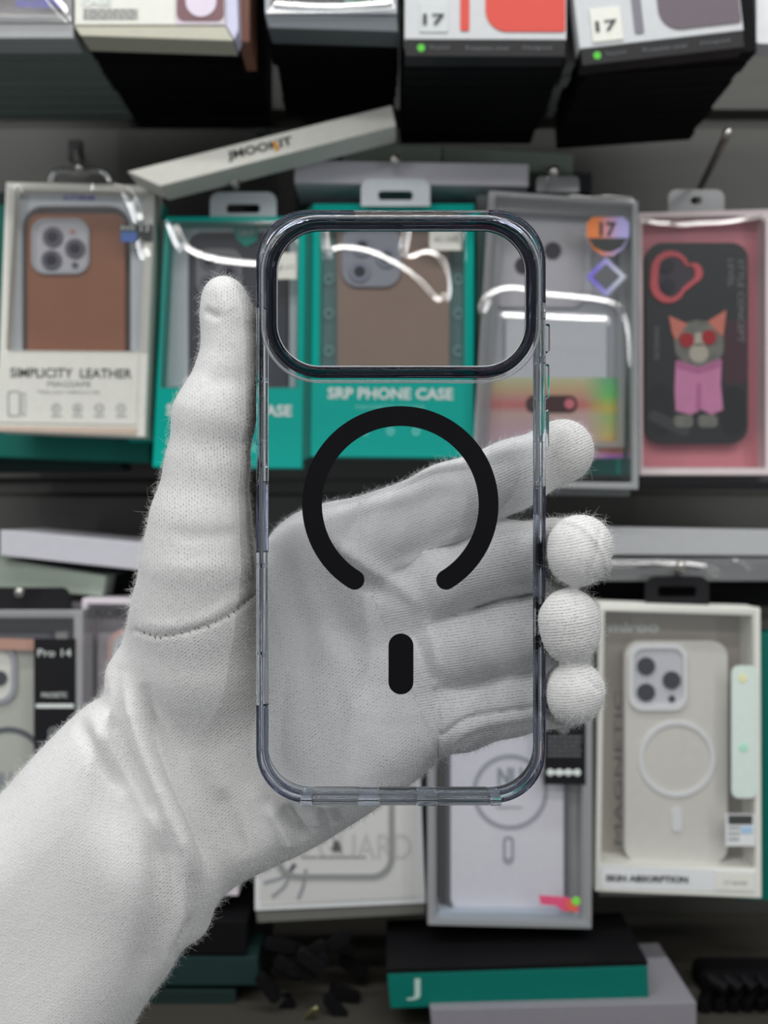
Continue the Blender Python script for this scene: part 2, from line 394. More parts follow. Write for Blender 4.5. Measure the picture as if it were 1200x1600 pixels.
# ------------------------------------------------------------------ boxes lying across the hooks
def lying(name, quad, Y, depth, m, label, cat='box', **k):
    return tag(sh(name, quad, Y, depth, m, None, bevel=.0007), label, cat)
t = thing('flat_box', at(410, 225, .665), 'long white box with black lettering lying slanted across the hooks', 'box')
sh('carton', [(198, 268), (612, 164), (619, 197), (250, 291)], .665, .03, M_cream, t, bevel=.0007)
text('JMOOKIT', 406, 233, 17, .6646, M_ink, t, w=104, ang=13.5, bold=.03)
sh('lettering', rot(rect(428, 220, 434, 236), (431, 228), -20), .6643, .0003, mat('orange_ink', C(220, 150, 60), .5), t)
lying('flat_box', [(460, 250), (827, 256), (826, 291), (460, 286)], .70, .05, M_lilac, 'pale lilac-grey box lying flat above the middle teal box')
lying('flat_box', [(536, 224), (690, 228), (690, 262), (536, 256)], .742, .08, M_sage, 'short sage-green box lying behind the lilac-grey one, left piece')
lying('flat_box', [(692, 228), (896, 240), (896, 272), (692, 262)], .742, .08, mat('sage_card_b', C(120, 130, 120), .6), 'sage-green box lying behind the lilac-grey one, right piece')
lying('flat_box', [(462, 289), (700, 292), (700, 330), (462, 330)], .752, .08, mat('bottle_green', C(34, 50, 46), .6), 'dark green box lying under the pale lilac-grey box')
lying('flat_box', [(828, 262), (925, 270), (925, 300), (828, 300)], .775, .07, mat('charcoal_card', C(62, 62, 64), .6), 'charcoal box end behind the hook over the badge box')
lying('flat_box', [(0, 828), (260, 852), (256, 895), (0, 868)], .72, .09, M_lilac, 'pale lilac-grey box lying flat beside the thumb, above the green one')
lying('flat_box', [(-40, 866), (166, 900), (160, 932), (-40, 916)], .728, .09, M_sage, 'sage-green box lying flat under the pale box at the left edge')
lying('flat_box', [(930, 823), (1260, 829), (1260, 869), (932, 867)], .73, .09, mat('pale_grey_card', C(158, 160, 162), .5), 'pale grey box lying flat right of the middle fingertip')
t = thing('plastic_tray', at(1060, 890, .725), 'clear plastic blister tray lying under the pale grey box on the right', 'tray')
sh('tray_body', rr(920, 872, 1260, 908, 10), .725, .09, film_mat('tray_clear', tint=(.55, .57, .58), rough=.12, boost=2.5, haze=.22), t, smooth=False)
film(t, 925, 872, 1255, 906, .723, [([(930, 882), (1090, 882), (1120, 897)], 4, .45), ([(1148, 876), (1170, 890)], 3, .5)], film_mat('tray_gloss', boost=2.5, haze=.1), seed=4)
lying('flat_box', [(905, 905), (1220, 910), (1220, 948), (905, 948)], .755, .07, M_black, 'black box lying in the gap above the white magnetic case box')
lying('flat_box', [(150, 895), (262, 905), (262, 945), (150, 938)], .755, .07, M_black, 'black box in the gap left of the glove, beside the sage-green box')

# ------------------------------------------------------------------ reusable: case bodies and camera blocks
def lenses(t, cs, r, Y, m, rim=None):
    for (x, y) in cs:
        mb = MB().prism(circ(x, y, r, 28), Y-.0016, .0016); o = mb.build('camera_lens', m, t, bevel=.0004)
        mb2 = MB().prism(circ(x, y, r*.55, 20), Y-.0019, .0004); mb2.build('lens_glass', M_lensd, o)
def fix(o): return o
def ringpx(cx, cy, r0, r1, a0=None, a1=None, n=48):
    if a0 is None: return circ(cx, cy, r1, n), circ(cx, cy, r0, n)

# ------------------------------------------------------------------ middle row
# brown leather case box
t = thing('phone_case_box', at(118, 680, .70), 'cream window box with a brown leather case, lettered SIMPLICITY LEATHER', 'box')
sh('carton', [(9, 284), (242, 290), (226, 683), (-6, 674)], .7005, .024, M_cream, t, holes=[[(24, 296), (228, 301), (218, 549), (10, 547)]], bevel=.0006)
sh('back_card', [(12, 288), (238, 292), (224, 600), (2, 600)], .7215, .0015, M_gtray, t)
sh('tray', [(22, 296), (230, 300), (219, 552), (8, 550)], .7105, .009, M_tray, t, holes=[rr(34, 322, 204, 549, [34, 34, 2, 2])], bevel=.0008)
sh('front_panel', [(-1, 551), (217, 552), (213, 664), (-9, 660)], .6995, .0008, M_cream, t, bevel=.0003)
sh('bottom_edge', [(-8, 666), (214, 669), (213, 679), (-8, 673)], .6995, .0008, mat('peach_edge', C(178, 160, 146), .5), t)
text('AUTOMAMI', 123, 309, 8, .7103, M_blueink, t, w=50, bold=.02)
text('SIMPLICITY  LEATHER', 111, 583, 15, .6993, M_ink, t, w=190, ang=-.6, bold=.012)
text('MAGSAFE', 108, 600, 9, .6993, M_inkg, t, w=68, ang=-.6)
text('Make your cellphone tidy', 108, 613, 6, .6993, M_inkg, t, w=96)
sh('phone_outline', rr(12, 611, 32, 651, 4), .6993, .0003, M_inkg, t, holes=[rr(14, 613, 30, 649, 3)])
sh('phone_outline', rr(34, 614, 40, 650, 2), .6993, .0003, M_inkg, t, holes=[rr(35, 616, 39, 648, 1)])
for i, x in enumerate((88, 121, 155, 189)):
    sh('icon', circ(x, 638, 7.5, 20), .6993, .0003, M_inkg, t, holes=[circ(x, 638, 6, 20)])
    text('P&UV'[i], x, 638, 7, .6993, M_inkg, t, name='icon_mark'); text('care', x, 650, 4, .6993, M_inkg, t, name='icon_caption', w=16)
film(t, 12, 288, 238, 552, .6998, [([(150, 294), (188, 296), (204, 310), (212, 332), (216, 345)], 5, .4), ([(219, 375), (223, 392), (228, 402)], 5, .45), ([(26, 296), (30, 302)], 3, .4)], M_film, seed=5)
sh('sticker', rot(rect(188, 351, 238, 377), (212, 364), 0), .6992, .0004, M_ink, t)
sh('sticker_patch', rect(189, 362, 214, 378), .6989, .0003, M_stickb, t)
text('IPHONE', 200, 356, 6, .6989, M_wink, t, w=22); text('13', 226, 357, 9, .6989, M_wink, t, w=13)
c = thing('phone_case', at(118, 545, .712), 'brown leather phone case with silver camera plate inside the cream window box', 'phone case')
sh('leather_back', rr(42, 334, 195, 640, [20, 16, 16, 16]), .7118, .008, M_leather, c, bevel=.0015)
sh('camera_island', rr(49, 341, 139, 428, 22), .7095, .0025, M_silver, c, bevel=.0008, holes=[rr(54, 345, 135, 423, 19)])
sh('camera_plate', rr(54, 345, 135, 423, 19), .7105, .0012, M_island, c)
lenses(c, [(82, 370), (117, 388), (80, 406)], 15.5, .7105, M_lens); sh('flash', circ(117, 414, 5, 14), .7095, .001, M_lens, c); sh('flash', circ(113, 362, 4, 14), .7095, .001, mat('rose_dot', C(180, 130, 130), .4), c)
# clear swing hanger of that box
hg = thing('hang_tab', at(124, 275, .712), 'clear plastic hanger loop on top of the brown leather case box', 'hanger')
MB().tube([at(x, y, .712) for x, y in smooth_pts([(80, 285), (82, 272), (100, 266), (124, 272), (150, 265), (168, 272), (172, 285)])], .0028, 8).build('loop', film_mat('gloss_loop', tint=(.8, .82, .8), rough=.1, boost=5, haze=.25), hg, smooth=True)
hook(124, 262, .70, 'steel hook above the brown leather case box', base=(118, 236))
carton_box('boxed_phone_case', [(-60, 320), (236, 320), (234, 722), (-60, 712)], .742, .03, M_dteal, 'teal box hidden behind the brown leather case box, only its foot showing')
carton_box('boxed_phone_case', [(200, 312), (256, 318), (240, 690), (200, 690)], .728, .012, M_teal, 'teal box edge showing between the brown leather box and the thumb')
carton_box('boxed_phone_case', [(-60, 300), (190, 300), (190, 733), (-60, 738)], .775, .03, mat('blackish_green', C(20, 38, 36), .6), 'dark green box foot lowest behind the brown leather case box')  # one even dark green

# teal boxes
def teal_box(x0, x1, y0, ywin, y1, label, skew=0, title_x=None, title_w=None, ty=None, ridges=(), seed=1, Y=.705, win=None):
    t = thing('phone_case_box', at((x0+x1)/2, y1, Y), label, 'box')
    a = [(x0, y0), (x1, y0), (x1-skew*.3, y1+2), (x0-skew, y1)]
    sh('carton', a, Y, .026, M_teal, t, holes=[win], bevel=.0007)
    sh('back_card', [(x0+1, y0+1), (x1-1, y0+1), (x1-2, y1-10), (x0-skew+3, y1-10)], Y+.0255, .001, M_dteal, t)
    text('SRP PHONE CASE', title_x, ty, 18, Y-.0002, M_wink, t, w=title_w, bold=.03, ang=-.5)
    text('MAGNETIC COVER', title_x, ty+21, 6, Y-.0002, mat('mint_ink', C(110, 190, 180), .5), t, w=title_w*.55)
    for i in range(3): 
        xx = title_x-40+i*40
        sh('icon', circ(xx, ty+59, 6, 14), Y-.0002, .0002, mat('mint_ink', (0,)), t, holes=[circ(xx, ty+59, 3.5, 14)])
    wx = [p[0] for p in win]; wy = [p[1] for p in win]
    film(t, min(wx)-2, min(wy)-2, max(wx)+2, max(wy)+2, Y-.0006, ridges, M_film, seed=seed)
    return t
t = teal_box(258, 478, 338, 605, 730, 'teal window box with a black case behind the thumb', skew=20, title_x=358, title_w=196, ty=641, seed=2,
    win=[(265, 347), (466, 347), (462, 605), (252, 605)],
    ridges=[([(266, 344), (276, 372), (287, 392), (315, 405), (350, 413), (392, 417), (430, 419)], 5.5, .42), ([(470, 382), (496, 368)], 5, .4)])
sh('tray', [(266, 352), (470, 352), (462, 608), (254, 608)], .722, .008, M_tray, t, holes=[rr(294, 362, 452, 605, [22, 22, 2, 2])], bevel=.0008)
sh('sticker', rect(432, 395, 463, 436), .7043, .0003, M_cream, t); text('K-11', 447, 417, 8, .7040, M_inkg, t, w=22)
sh('badge', [(362, 352), (404, 352), (402, 376), (384, 386), (368, 372)], .7215, .0004, M_teal, t); text('SRP', 385, 364, 10, .7212, M_wink, t, w=26)

c = thing('phone_case', at(350, 600, .722), 'black phone case with frosted camera block inside the teal box behind the thumb', 'phone case')
sh('case_back', rr(292, 366, 448, 640, [22, 22, 4, 4]), .7235, .006, mat('charcoal_case', C(56, 58, 66), .45), c, bevel=.001)
sh('camera_island', rr(306, 388, 378, 462, 20), .7212, .002, film_mat('frost', tint=(.7, .72, .76), haze=.25, boost=2), c, bevel=.0006)
lenses(c, [(326, 408), (358, 425), (326, 442)], 13, .7215, M_lens)
def tab(x0, x1, y0, y1, Y, label, m, slot=True, s=(.25, .75, .45, .78)):
    w_, h_ = x1-x0, y1-y0
    o = sh('hang_tab', rr(x0, y0, x1, y1, [h_*.35, h_*.35, 2, 2]), Y, .0012, m, None, holes=[rr(x0+w_*s[0], y0+h_*s[2], x0+w_*s[1], y0+h_*s[3], h_*.12)] if slot else (), bevel=.0003)
    return tag(o, label, 'hanger')
M_tab = mat('white_tab', C(190, 196, 200), .35)
M_cleartab = film_mat('clear_tab', tint=(.75, .76, .78), boost=3, haze=.35)
tab(328, 432, 300, 342, .712, 'white plastic hang tab on the teal box behind the thumb', M_tab)
tab(564, 672, 279, 322, .698, 'white plastic hang tab with a slot above the middle teal box', M_tab)
hook(366, 284, .69, 'steel hook through the white tab behind the thumb', base=(392, 333), r=.0026)
hook(617, 250, .69, 'steel hook through the white tab above the middle teal box', base=(620, 300), r=.0026)

t = teal_box(489, 741, 318, 585, 714, 'teal window box with a taupe leather case, seen through the camera opening', skew=4, title_x=610, title_w=196, ty=615, seed=3,
    win=[(503, 346), (726, 346), (724, 588), (500, 588)],
    ridges=[([(506, 350), (509, 385), (512, 402)], 4.5, .42), ([(512, 398), (528, 390), (552, 391), (578, 396), (604, 408), (626, 420), (650, 438), (668, 458), (682, 474), (696, 470), (700, 450), (694, 420), (684, 402), (664, 396), (652, 403), (634, 406), (629, 396), (634, 376), (636, 350)], 4.6, .42), ([(716, 364), (728, 384), (729, 408)], 5, .35)])
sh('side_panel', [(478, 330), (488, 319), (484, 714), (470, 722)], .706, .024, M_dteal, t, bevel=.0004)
sh('tray', rect(498, 344, 728, 592), .7225, .002, M_tealfilm, t, bevel=.0006)
sh('tray_back', rect(498, 344, 728, 592), .7256, .0008, mat('teal_grey', C(110, 170, 172), .5), t)
for i, y in enumerate((380, 436, 490, 548)):
    for x in (514, 716): 
        sh('icon', circ(x, y, 8, 16), .7220, .0003, mat('pale_teal_ink', C(140, 185, 186), .5), t, holes=[circ(x, y, 5.5, 16)])
sh('sticker', rect(671, 360, 722, 391), .7044, .0003, M_cream, t); text('AC-350', 696, 374, 8, .7040, M_inkg, t, w=36)
c = thing('phone_case', at(614, 590, .716), 'taupe leather phone case inside the middle teal box', 'phone case')
sh('leather_back', rr(527, 346, 702, 640, [14, 14, 10, 10]), .7168, .007, M_taupe, c, bevel=.001)
sh('camera_island', rr(534, 352, 626, 448, 26), .7140, .003, mat('grey_plate', C(138, 140, 152), .4), c, bevel=.001)
lenses(c, [(566, 385), (604, 402), (562, 424)], 16, .7138, mat('pale_lens', C(126, 130, 144), .3))

# clear badge box
t = thing('phone_case_box', at(880, 765, .695), 'clear plastic box with a silver card, 17 badge and rainbow foil print', 'box')
M_edge = film_mat('box_clear_edge', tint=(.84, .87, .88), rough=.15, boost=1.6, haze=.42)
outer = [(764, 297), (998, 313), (998, 765), (736, 760)]
sh('clear_shell', outer, .695, .032, M_edge, t, holes=[[(775, 306), (988, 321), (986, 754), (748, 750)]], bevel=.0008)
sh('inner_wall', [(776, 308), (986, 322), (976, 700), (750, 700)], .706, .016, M_edge, t, holes=[[(790, 330), (968, 338), (964, 690), (762, 690)]], bevel=.0008)
M_card = mat('silver_card', C(172, 175, 182), .4)
sh('silver_card', [(770, 335), (975, 345), (972, 716), (745, 716)], .715, .001, M_card, t)
sh('card_step', rect(800, 362, 925, 470), .7135, .001, mat('silver_card_b', C(186, 189, 195), .4), t, bevel=.0003)
sh('lower_card', rect(790, 490, 948, 600), .7115, .001, mat('silver_card_c', C(188, 192, 198), .4), t, bevel=.0003)
sh('foot_edge', [(748, 752), (986, 756), (984, 775), (752, 772)], .712, .02, mat('grey_foot', C(110, 112, 112), .5), t, bevel=.0005)
def foil_material():
    m = bpy.data.materials.new('rainbow_foil'); m.use_nodes = True; nt = m.node_tree; b = nt.nodes['Principled BSDF']
    tc = nt.nodes.new('ShaderNodeTexCoord'); sp = nt.nodes.new('ShaderNodeSeparateXYZ'); nt.links.new(tc.outputs['Generated'], sp.inputs[0])
    r1 = nt.nodes.new('ShaderNodeValToRGB'); e = r1.color_ramp.elements
    e[0].position = 0; e[0].color = C(205, 185, 195); e[1].position = 1; e[1].color = C(196, 200, 160)
    for p, c_ in ((.35, C(205, 172, 180)), (.55, C(208, 176, 168)), (.66, C(238, 130, 130)), (.74, C(212, 150, 140)), (.85, C(214, 184, 142))): q = e.new(p); q.color = c_
    nt.links.new(sp.outputs['Z'], r1.inputs[0])
    r2 = nt.nodes.new('ShaderNodeValToRGB'); e = r2.color_ramp.elements
    e[0].position = 0; e[0].color = C(150, 90, 190); e[1].position = 1; e[1].color = C(110, 180, 130)
    for p, c_ in ((.10, C(224, 140, 110)), (.28, C(205, 190, 110)), (.5, C(160, 190, 120)), (.62, C(215, 200, 90)), (.78, C(110, 205, 110))): q = e.new(p); q.color = c_
    nt.links.new(sp.outputs['Z'], r2.inputs[0])
    th = nt.nodes.new('ShaderNodeMapRange'); th.inputs['From Min'].default_value = .74; th.inputs['From Max'].default_value = .90
    ad = nt.nodes.new('ShaderNodeMath'); ad.operation = 'MULTIPLY_ADD'; ad.inputs[1].default_value = .02
    nt.links.new(sp.outputs['Z'], ad.inputs[0]); nt.links.new(sp.outputs['X'], ad.inputs[2]); nt.links.new(ad.outputs[0], th.inputs['Value'])
    mx = nt.nodes.new('ShaderNodeMix'); mx.data_type = 'RGBA'
    nt.links.new(th.outputs[0], mx.inputs[0]); nt.links.new(r1.outputs[0], mx.inputs[6]); nt.links.new(r2.outputs[0], mx.inputs[7])
    wv = nt.nodes.new('ShaderNodeTexWave'); wv.wave_type = 'BANDS'; wv.bands_direction = 'Z'; wv.inputs['Scale'].default_value = 6
    nt.links.new(tc.outputs['Generated'], wv.inputs['Vector'])
    m2 = nt.nodes.new('ShaderNodeMix'); m2.data_type = 'RGBA'; m2.blend_type = 'MULTIPLY'; m2.inputs[0].default_value = .25
    nt.links.new(mx.outputs[2], m2.inputs[6]); nt.links.new(wv.outputs['Color'], m2.inputs[7])
    nt.links.new(m2.outputs[2], b.inputs['Base Color']); b.inputs['Roughness'].default_value = .35; b.inputs['Metallic'].default_value = .1
    return m
sh('foil_print', rect(744, 590, 974, 716), .7105, .0006, foil_material(), t)
sh('pill_print', rr(822, 618, 902, 645, 12), .7098, .0006, mat('maroon_black', C(60, 30, 34), .4), t)
for x in (842, 890): sh('pill_dot', circ(x, 631, 8, 18), .7092, .0005, mat('rose_print', C(236, 130, 140), .4), t)
film(t, 745, 305, 990, 752, .6945, [([(752, 486), (764, 464), (790, 453), (815, 455), (850, 464), (900, 468), (950, 474), (968, 486), (978, 520), (980, 570)], 5, .42), ([(789, 497), (945, 503)], 5.5, .42), ([(870, 300), (990, 316)], 3, .3)], M_film, seed=6)
def grad_mat(name, c1, c2, axis='X'):
    m = mat(name, c1, .35); nt = m.node_tree; b = nt.nodes['Principled BSDF']
    tc = nt.nodes.new('ShaderNodeTexCoord'); sp = nt.nodes.new('ShaderNodeSeparateXYZ'); nt.links.new(tc.outputs['Generated'], sp.inputs[0])
    r = nt.nodes.new('ShaderNodeValToRGB'); r.color_ramp.elements[0].position = .25; r.color_ramp.elements[0].color = c1; r.color_ramp.elements[1].position = .8; r.color_ramp.elements[1].color = c2
    nt.links.new(sp.outputs[axis], r.inputs[0]); nt.links.new(r.outputs[0], b.inputs['Base Color']); return m
shield = rr(918, 340, 982, 372, [12, 12, 0, 0], 4)[:]; shield = [(926, 339), (974, 339), (983, 348), (983, 368), (974, 388), (958, 400), (942, 400), (926, 388), (917, 368), (917, 348)]
o = sh('shield_badge', shield, .6938, .0005, grad_mat('orange_violet_foil', C(242, 140, 80), C(176, 170, 225)), t)
sh('badge_band', [(920, 372), (980, 372), (972, 386), (956, 393), (944, 393), (928, 386)], .6934, .0003, M_ink, o)
text('17', 950, 358, 22, .6934, M_ink, o, w=26, bold=.03)
o = sh('diamond_badge', [(947, 402), (979, 432), (947, 464), (916, 432)], .6938, .0005, grad_mat('violet_silver_foil', C(140, 125, 230), C(190, 195, 210)), t)
sh('badge_centre', [(947, 412), (969, 432), (947, 453), (926, 432)], .6934, .0003, mat('grey_print', C(92, 94, 98), .5), o)
c = thing('phone_case', at(850, 500, .712), 'silver phone case top with two dark lens holes in the clear badge box', 'phone case')
sh('case_back', rr(772, 352, 912, 480, 16), .7125, .001, M_island, c)
for (x, y) in ((864, 391), (818, 414)): sh('camera_lens', circ(x, y, 13, 24), .7108, .0015, M_lensd, c, bevel=.0003)
carton_box('boxed_phone_case', [(742, 330), (985, 330), (985, 742), (742, 738)], .735, .02, M_teal, 'teal box whose foot shows through the bottom of the clear badge box')
hook(865, 268, .685, 'steel hook above the clear badge box', base=(870, 262), r=.0035)
tab(838, 905, 275, 300, .706, 'clear hang tab over the badge box', M_cleartab, slot=False)

# pink box with cat case
t = thing('phone_case_box', at(1100, 740, .72), 'pink box with a clear window and a black cat-print case', 'box')
sh('carton', [(998, 332), (1215, 326), (1215, 742), (1000, 742)], .72, .026, mat('pale_pink_edge', C(200, 186, 188), .4), t, holes=[[(1004, 342), (1196, 337), (1196, 730), (1005, 730)]], bevel=.0007)
sh('back_card', rect(1002, 338, 1205, 736), .744, .001, M_pink, t)
sh('front_card', rect(1003, 342, 1200, 732), .7365, .001, M_pink, t)
film(t, 1003, 336, 1197, 732, .7195, [([(1003, 348), (1040, 354), (1076, 355)], 4, .42), ([(1084, 353), (1130, 352), (1165, 346), (1192, 338)], 4, .42)], M_film, seed=7)
for k in range(3): carton_box('boxed_phone_case', [(1002, 742+k*0), (1240, 742), (1240, 753+6*k), (1000, 755+5*k)], .750+.012*k, .011, mat('charcoal_edge', C(72, 70, 72), .6), ('dark box edge directly under the pink cat-case box', 'dark box edge under the pink box, second one back', 'dark box edge under the pink box, furthest back')[k])
c = thing('phone_case', at(1090, 690, .728), 'black phone case printed with a cat in red glasses and a pink sweater', 'phone case')
M_dcase = mat('dark_case', C(34, 37, 40), .4)
sh('case_back', rr(1010, 379, 1169, 693, 26), .7275, .008, M_dcase, c, bevel=.002)
blob = [(1016, 420)]+[(1048+32*math.cos(a), 420+32*math.sin(a)) for a in np.linspace(math.pi, 1.88*math.pi, 9)]
blob = [(1048+31*math.cos(a), 422-31*math.sin(-a)) for a in np.linspace(math.pi, 2*math.pi-.35, 8)]+[(1082+17*math.cos(a), 426+17*math.sin(a)) for a in np.linspace(-1.2, 1.2, 7)]+[(1044+28*math.cos(a), 446+28*math.sin(a)) for a in np.linspace(.35, math.pi, 8)]
cx = sum(p[0] for p in blob)/len(blob); cy = sum(p[1] for p in blob)/len(blob)
small = [(cx+(x-cx)*.70, cy+(y-cy)*.76) for x, y in blob]
sh('camera_ring', blob, .7255, .002, mat('coral_ring', C(205, 88, 96), .35), c, holes=[small], bevel=.0006)
o = sh('camera_plate', small, .7268, .0008, mat('plum_glass', C(62, 56, 66), .25), c)
lenses(o, [(1042, 415), (1044, 447)], 11, .7268, M_lensd)
sh('print_shade', rr(1130, 500, 1168, 600, 8), .7272, .0003, mat('dark_wine', C(62, 34, 46), .5), c)
for a in ((1014, 600, 1050, 680), (1128, 604, 1164, 680)): sh('print_shape', rr(*a, 16), .7272, .0003, mat('black_blob', C(20, 22, 25), .5), c)
sh('print_shape', rot(rr(1010, 650, 1080, 668, 9), (1040, 660), 25), .7271, .0003, mat('grey_swirl', C(58, 60, 64), .5), c)
text('STYLE CONCEPT', 1158, 470, 10, .7272, M_inkg, c, w=130, ang=-90); text('LEVEL', 1142, 427, 9, .7272, M_inkg, c, w=44, ang=-90); text('FASHION', 1026, 536, 8, .7272, M_inkg, c, w=50, ang=-90)
M_fur = mat('cat_grey', C(112, 112, 106), .8, noise=(160, .5, .1)); M_ear = mat('cat_ear', C(206, 120, 104), .7); M_muz = mat('cat_muzzle', C(176, 170, 156), .8)
M_swt = mat('pink_sweater', C(204, 132, 172), .8, noise=(90, .14, .2))
o = sh('cat_print', [(1052, 520), (1070, 505), (1088, 500), (1106, 502), (1120, 512), (1131, 530), (1130, 552), (1118, 568), (1092, 574), (1068, 568), (1056, 552)], .7268, .0006, M_fur, c)
for e_ in ([(1045, 493), (1074, 506), (1056, 532), (1050, 520)], [(1135, 484), (1130, 526), (1118, 516), (1106, 502)]): sh('cat_ear', e_, .7265, .0006, M_ear, o)
sh('muzzle', circ(1092, 552, 15, 20), .7262, .0006, M_muz, o); sh('muzzle', [(1086, 520), (1096, 520), (1100, 540), (1084, 540)], .7262, .0006, M_muz, o)
for x, y in ((1073, 531), (1108, 527)): sh('red_glasses', circ(x, y, 11.5, 20), .7258, .0006, mat('red_lens', C(160, 28, 36), .3), o)
o = sh('sweater_print', [(1056, 564), (1092, 576), (1128, 562), (1126, 600), (1130, 640), (1112, 648), (1096, 640), (1080, 648), (1056, 642), (1054, 610)], .7266, .0006, M_swt, c)
sh('sweater_neck', [(1057, 562), (1092, 574), (1127, 560), (1126, 572), (1092, 584), (1058, 574)], .7262, .0006, mat('pink_rib', C(178, 104, 148), .8), o)
sh('sweater_fold', [(1090, 598), (1095, 598), (1096, 640), (1088, 640)], .7261, .0004, mat('pink_rib', C(178, 104, 148), .8), o)
for x in (1068, 1106): sh('paw', rr(x-15, 648, x+15, 668, 7), .7262, .0006, M_fur, o)
tab(1044, 1132, 296, 334, .728, 'clear hang tab on top of the pink cat-case box', M_cleartab, s=(.4, .6, .3, .6))
hook(1137, 208, .63, 'long bare steel hook reaching out above the pink box', base=(1080, 322), r=.0024, tip=.003, m=M_dmetal)

# ------------------------------------------------------------------ lower row
mat('dark_ring', C(66, 70, 76), .4); mat('ring_grey', C(140, 142, 150), .4)
def nu_box(dx, dy, label, caselabel, Y=.69, sticker=True, ix=0, ry=0, cm=None, rw=6.5, rmat='ring_grey'):
    R = lambda p: [(x+dx, y+dy) for x, y in p]
    t = thing('phone_case_box', at(797+dx, 1450+dy, Y), label, 'box')
    sh('clear_shell', R([(668, 945), (926, 945), (925, 1452), (668, 1446)]), Y, .034, M_edge, t, holes=[R([(680, 958), (912, 958), (908, 1438), (682, 1434)])], bevel=.0008)
    sh('back_card', R(rect(674, 950, 922, 1440)), Y+.033, .001, mat('dark_back', C(74, 76, 82), .5), t)
    sh('side_insert', R(rect(688, 980, 702, 1426)), Y+.015, .016, mat('brown_black', C(50, 44, 42), .4), t)
    sh('side_insert', R(rect(884, 980, 902, 1424)), Y+.015, .016, M_gtray, t)
    sh('base_insert', R([(684, 1424), (908, 1426), (920, 1446), (676, 1442)]), Y+.003, .026, mat('pale_blue_grey', C(150, 160, 172), .35), t, bevel=.0006)
    o = sh('label_band', R(rect(850, 990, 915, 1226)), Y-.0008, .0008, M_blackp, t)
    text('Pro 14', 882+dx, 1012+dy, 12, Y-.0012, M_wink, o, w=52); text('MAGNETIC', 882+dx, 1078+dy, 8, Y-.0012, M_wink, o, w=40)
    bars(5, 856+dx, 1150+dy, 909+dx, 1186+dy, Y-.0006, mat('dim_ink', C(96, 98, 100), .5), o)
    sh('white_rule', R(rect(853, 1092, 912, 1098)), Y-.0012, .0003, M_wink, o)
    sh('logo_ring', R(circ(881, 1137, 9, 22)), Y-.0012, .0003, M_inkg, o, holes=[R(circ(881, 1137, 6.5, 22))]); sh('logo_ring', R(circ(881, 1137, 4, 16)), Y-.0012, .0003, M_inkg, o, holes=[R(circ(881, 1137, 2.5, 16))])
    mbw = MB()
    for k in range(4): mbw.prism(R(circ(860+k*14, 1207, 5.5, 14)), Y-.0012-.0002*(k % 2), .0003)
    mbw.prism(R(rect(858, 1204.5, 904, 1209.5)), Y-.0016, .0003).build('wave_mark', M_wink, o)
    film(t, 676+dx, 952+dy, 914+dx, 1440+dy, Y-.0003, [], M_film2, seed=8)
    c = thing('phone_case', at(790+dx, 1425+dy, Y+.01), caselabel, 'phone case')
    sh('case_back', R(rr(704, 990, 881, 1424, 22)), Y+.0115, .009, cm or mat('lilac_white_case', C(194, 193, 201), .45), c, bevel=.0012)
    sh('bumper', R(rr(697, 983, 888, 1430, 26)), Y+.011, .011, mat('smoke_bumper', C(70, 72, 80), .3), c, holes=[R(rr(704, 990, 881, 1424, 22))], bevel=.0008)
    sh('magnet_ring', R(circ(797+ix*.4, 1237+ry, 59, 48)), Y+.0108, .0008, mat(rmat, C(140, 142, 150), .4), c, holes=[R(circ(797+ix*.4, 1237+ry, 59-rw, 48))])
    sh('magnet_pill', R(rr(786, 1306, 803, 1350, 8)), Y+.0108, .0008, mat('ring_grey', (0,)), c, holes=[R(rr(790, 1310, 799, 1341, 4.5))])
    text('NU', 797+dx, 1213+dy, 28, Y+.0108, mat('slate_print2', C(122, 128, 138), .5), c, w=38, bold=.02)
    bars(1, 775+dx, 1260+dy, 815+dx, 1266+dy, Y+.0112, mat('ring_grey', (0,)), c)
    o = sh('camera_island', R(rr(704+ix, 1000, 790+ix, 1092, 26)), Y+.0085, .002, mat('ring_grey', (0,)), c, holes=[R(rr(711+ix, 1007, 783+ix, 1085, 22))], bevel=.0005)
    sh('camera_plate', R(rr(711+ix, 1007, 783+ix, 1085, 22)), Y+.0105, .001, M_cream, c)
    lenses(c, [(733+dx+ix, 1030+dy), (764+dx+ix, 1052+dy), (733+dx+ix, 1062+dy)], 11.5, Y+.0105, M_lensd)
    if sticker:
        p = sh('size_sticker', [(842, 1399), (886, 1402), (905, 1412), (904, 1425), (880, 1424), (868, 1415), (845, 1413)], Y-.0014, .0004, mat('hot_pink', C(232, 92, 132), .5), t)
        sh('green_patch', circ(900, 1408, 7, 16), Y-.0018, .0003, mat('lime', C(130, 215, 80), .5), p); sh('orange_patch', [(882, 1404), (898, 1414), (903, 1426), (886, 1422)], Y-.0018, .0003, mat('coral', C(236, 110, 90), .5), p)
nu_box(0, 0, 'clear box with a pink and green sticker hanging below the little finger', 'lilac-white magnetic case lettered NU inside the stickered clear box')
nu_box(-797, 8, 'clear box with a black label band cut off by the left edge', 'white magnetic case cut off by the left edge inside its clear box', Y=.70, sticker=False, ix=32, ry=-50, cm=mat('warm_white_case', C(166, 168, 160), .45), rw=8, rmat='dark_ring')
sh('top_card', [(-120, 994), (122, 1002), (122, 1018), (-120, 1012)], .706, .012, mat('salmon_card', C(170, 130, 112), .5), None).__setitem__('label', 'salmon card strip in the top of the clear box at the left edge')
bpy.data.objects['top_card']['category'] = 'card'
carton_box('hang_tab', rr(-60, 918, 108, 972, [12, 12, 2, 2]), .712, .002, M_blackp, 'black hang tab above the clear box at the left edge', 'hanger')
hook(30, 925, .70, 'steel hook at the left edge above the black hang tab', base=(26, 940))

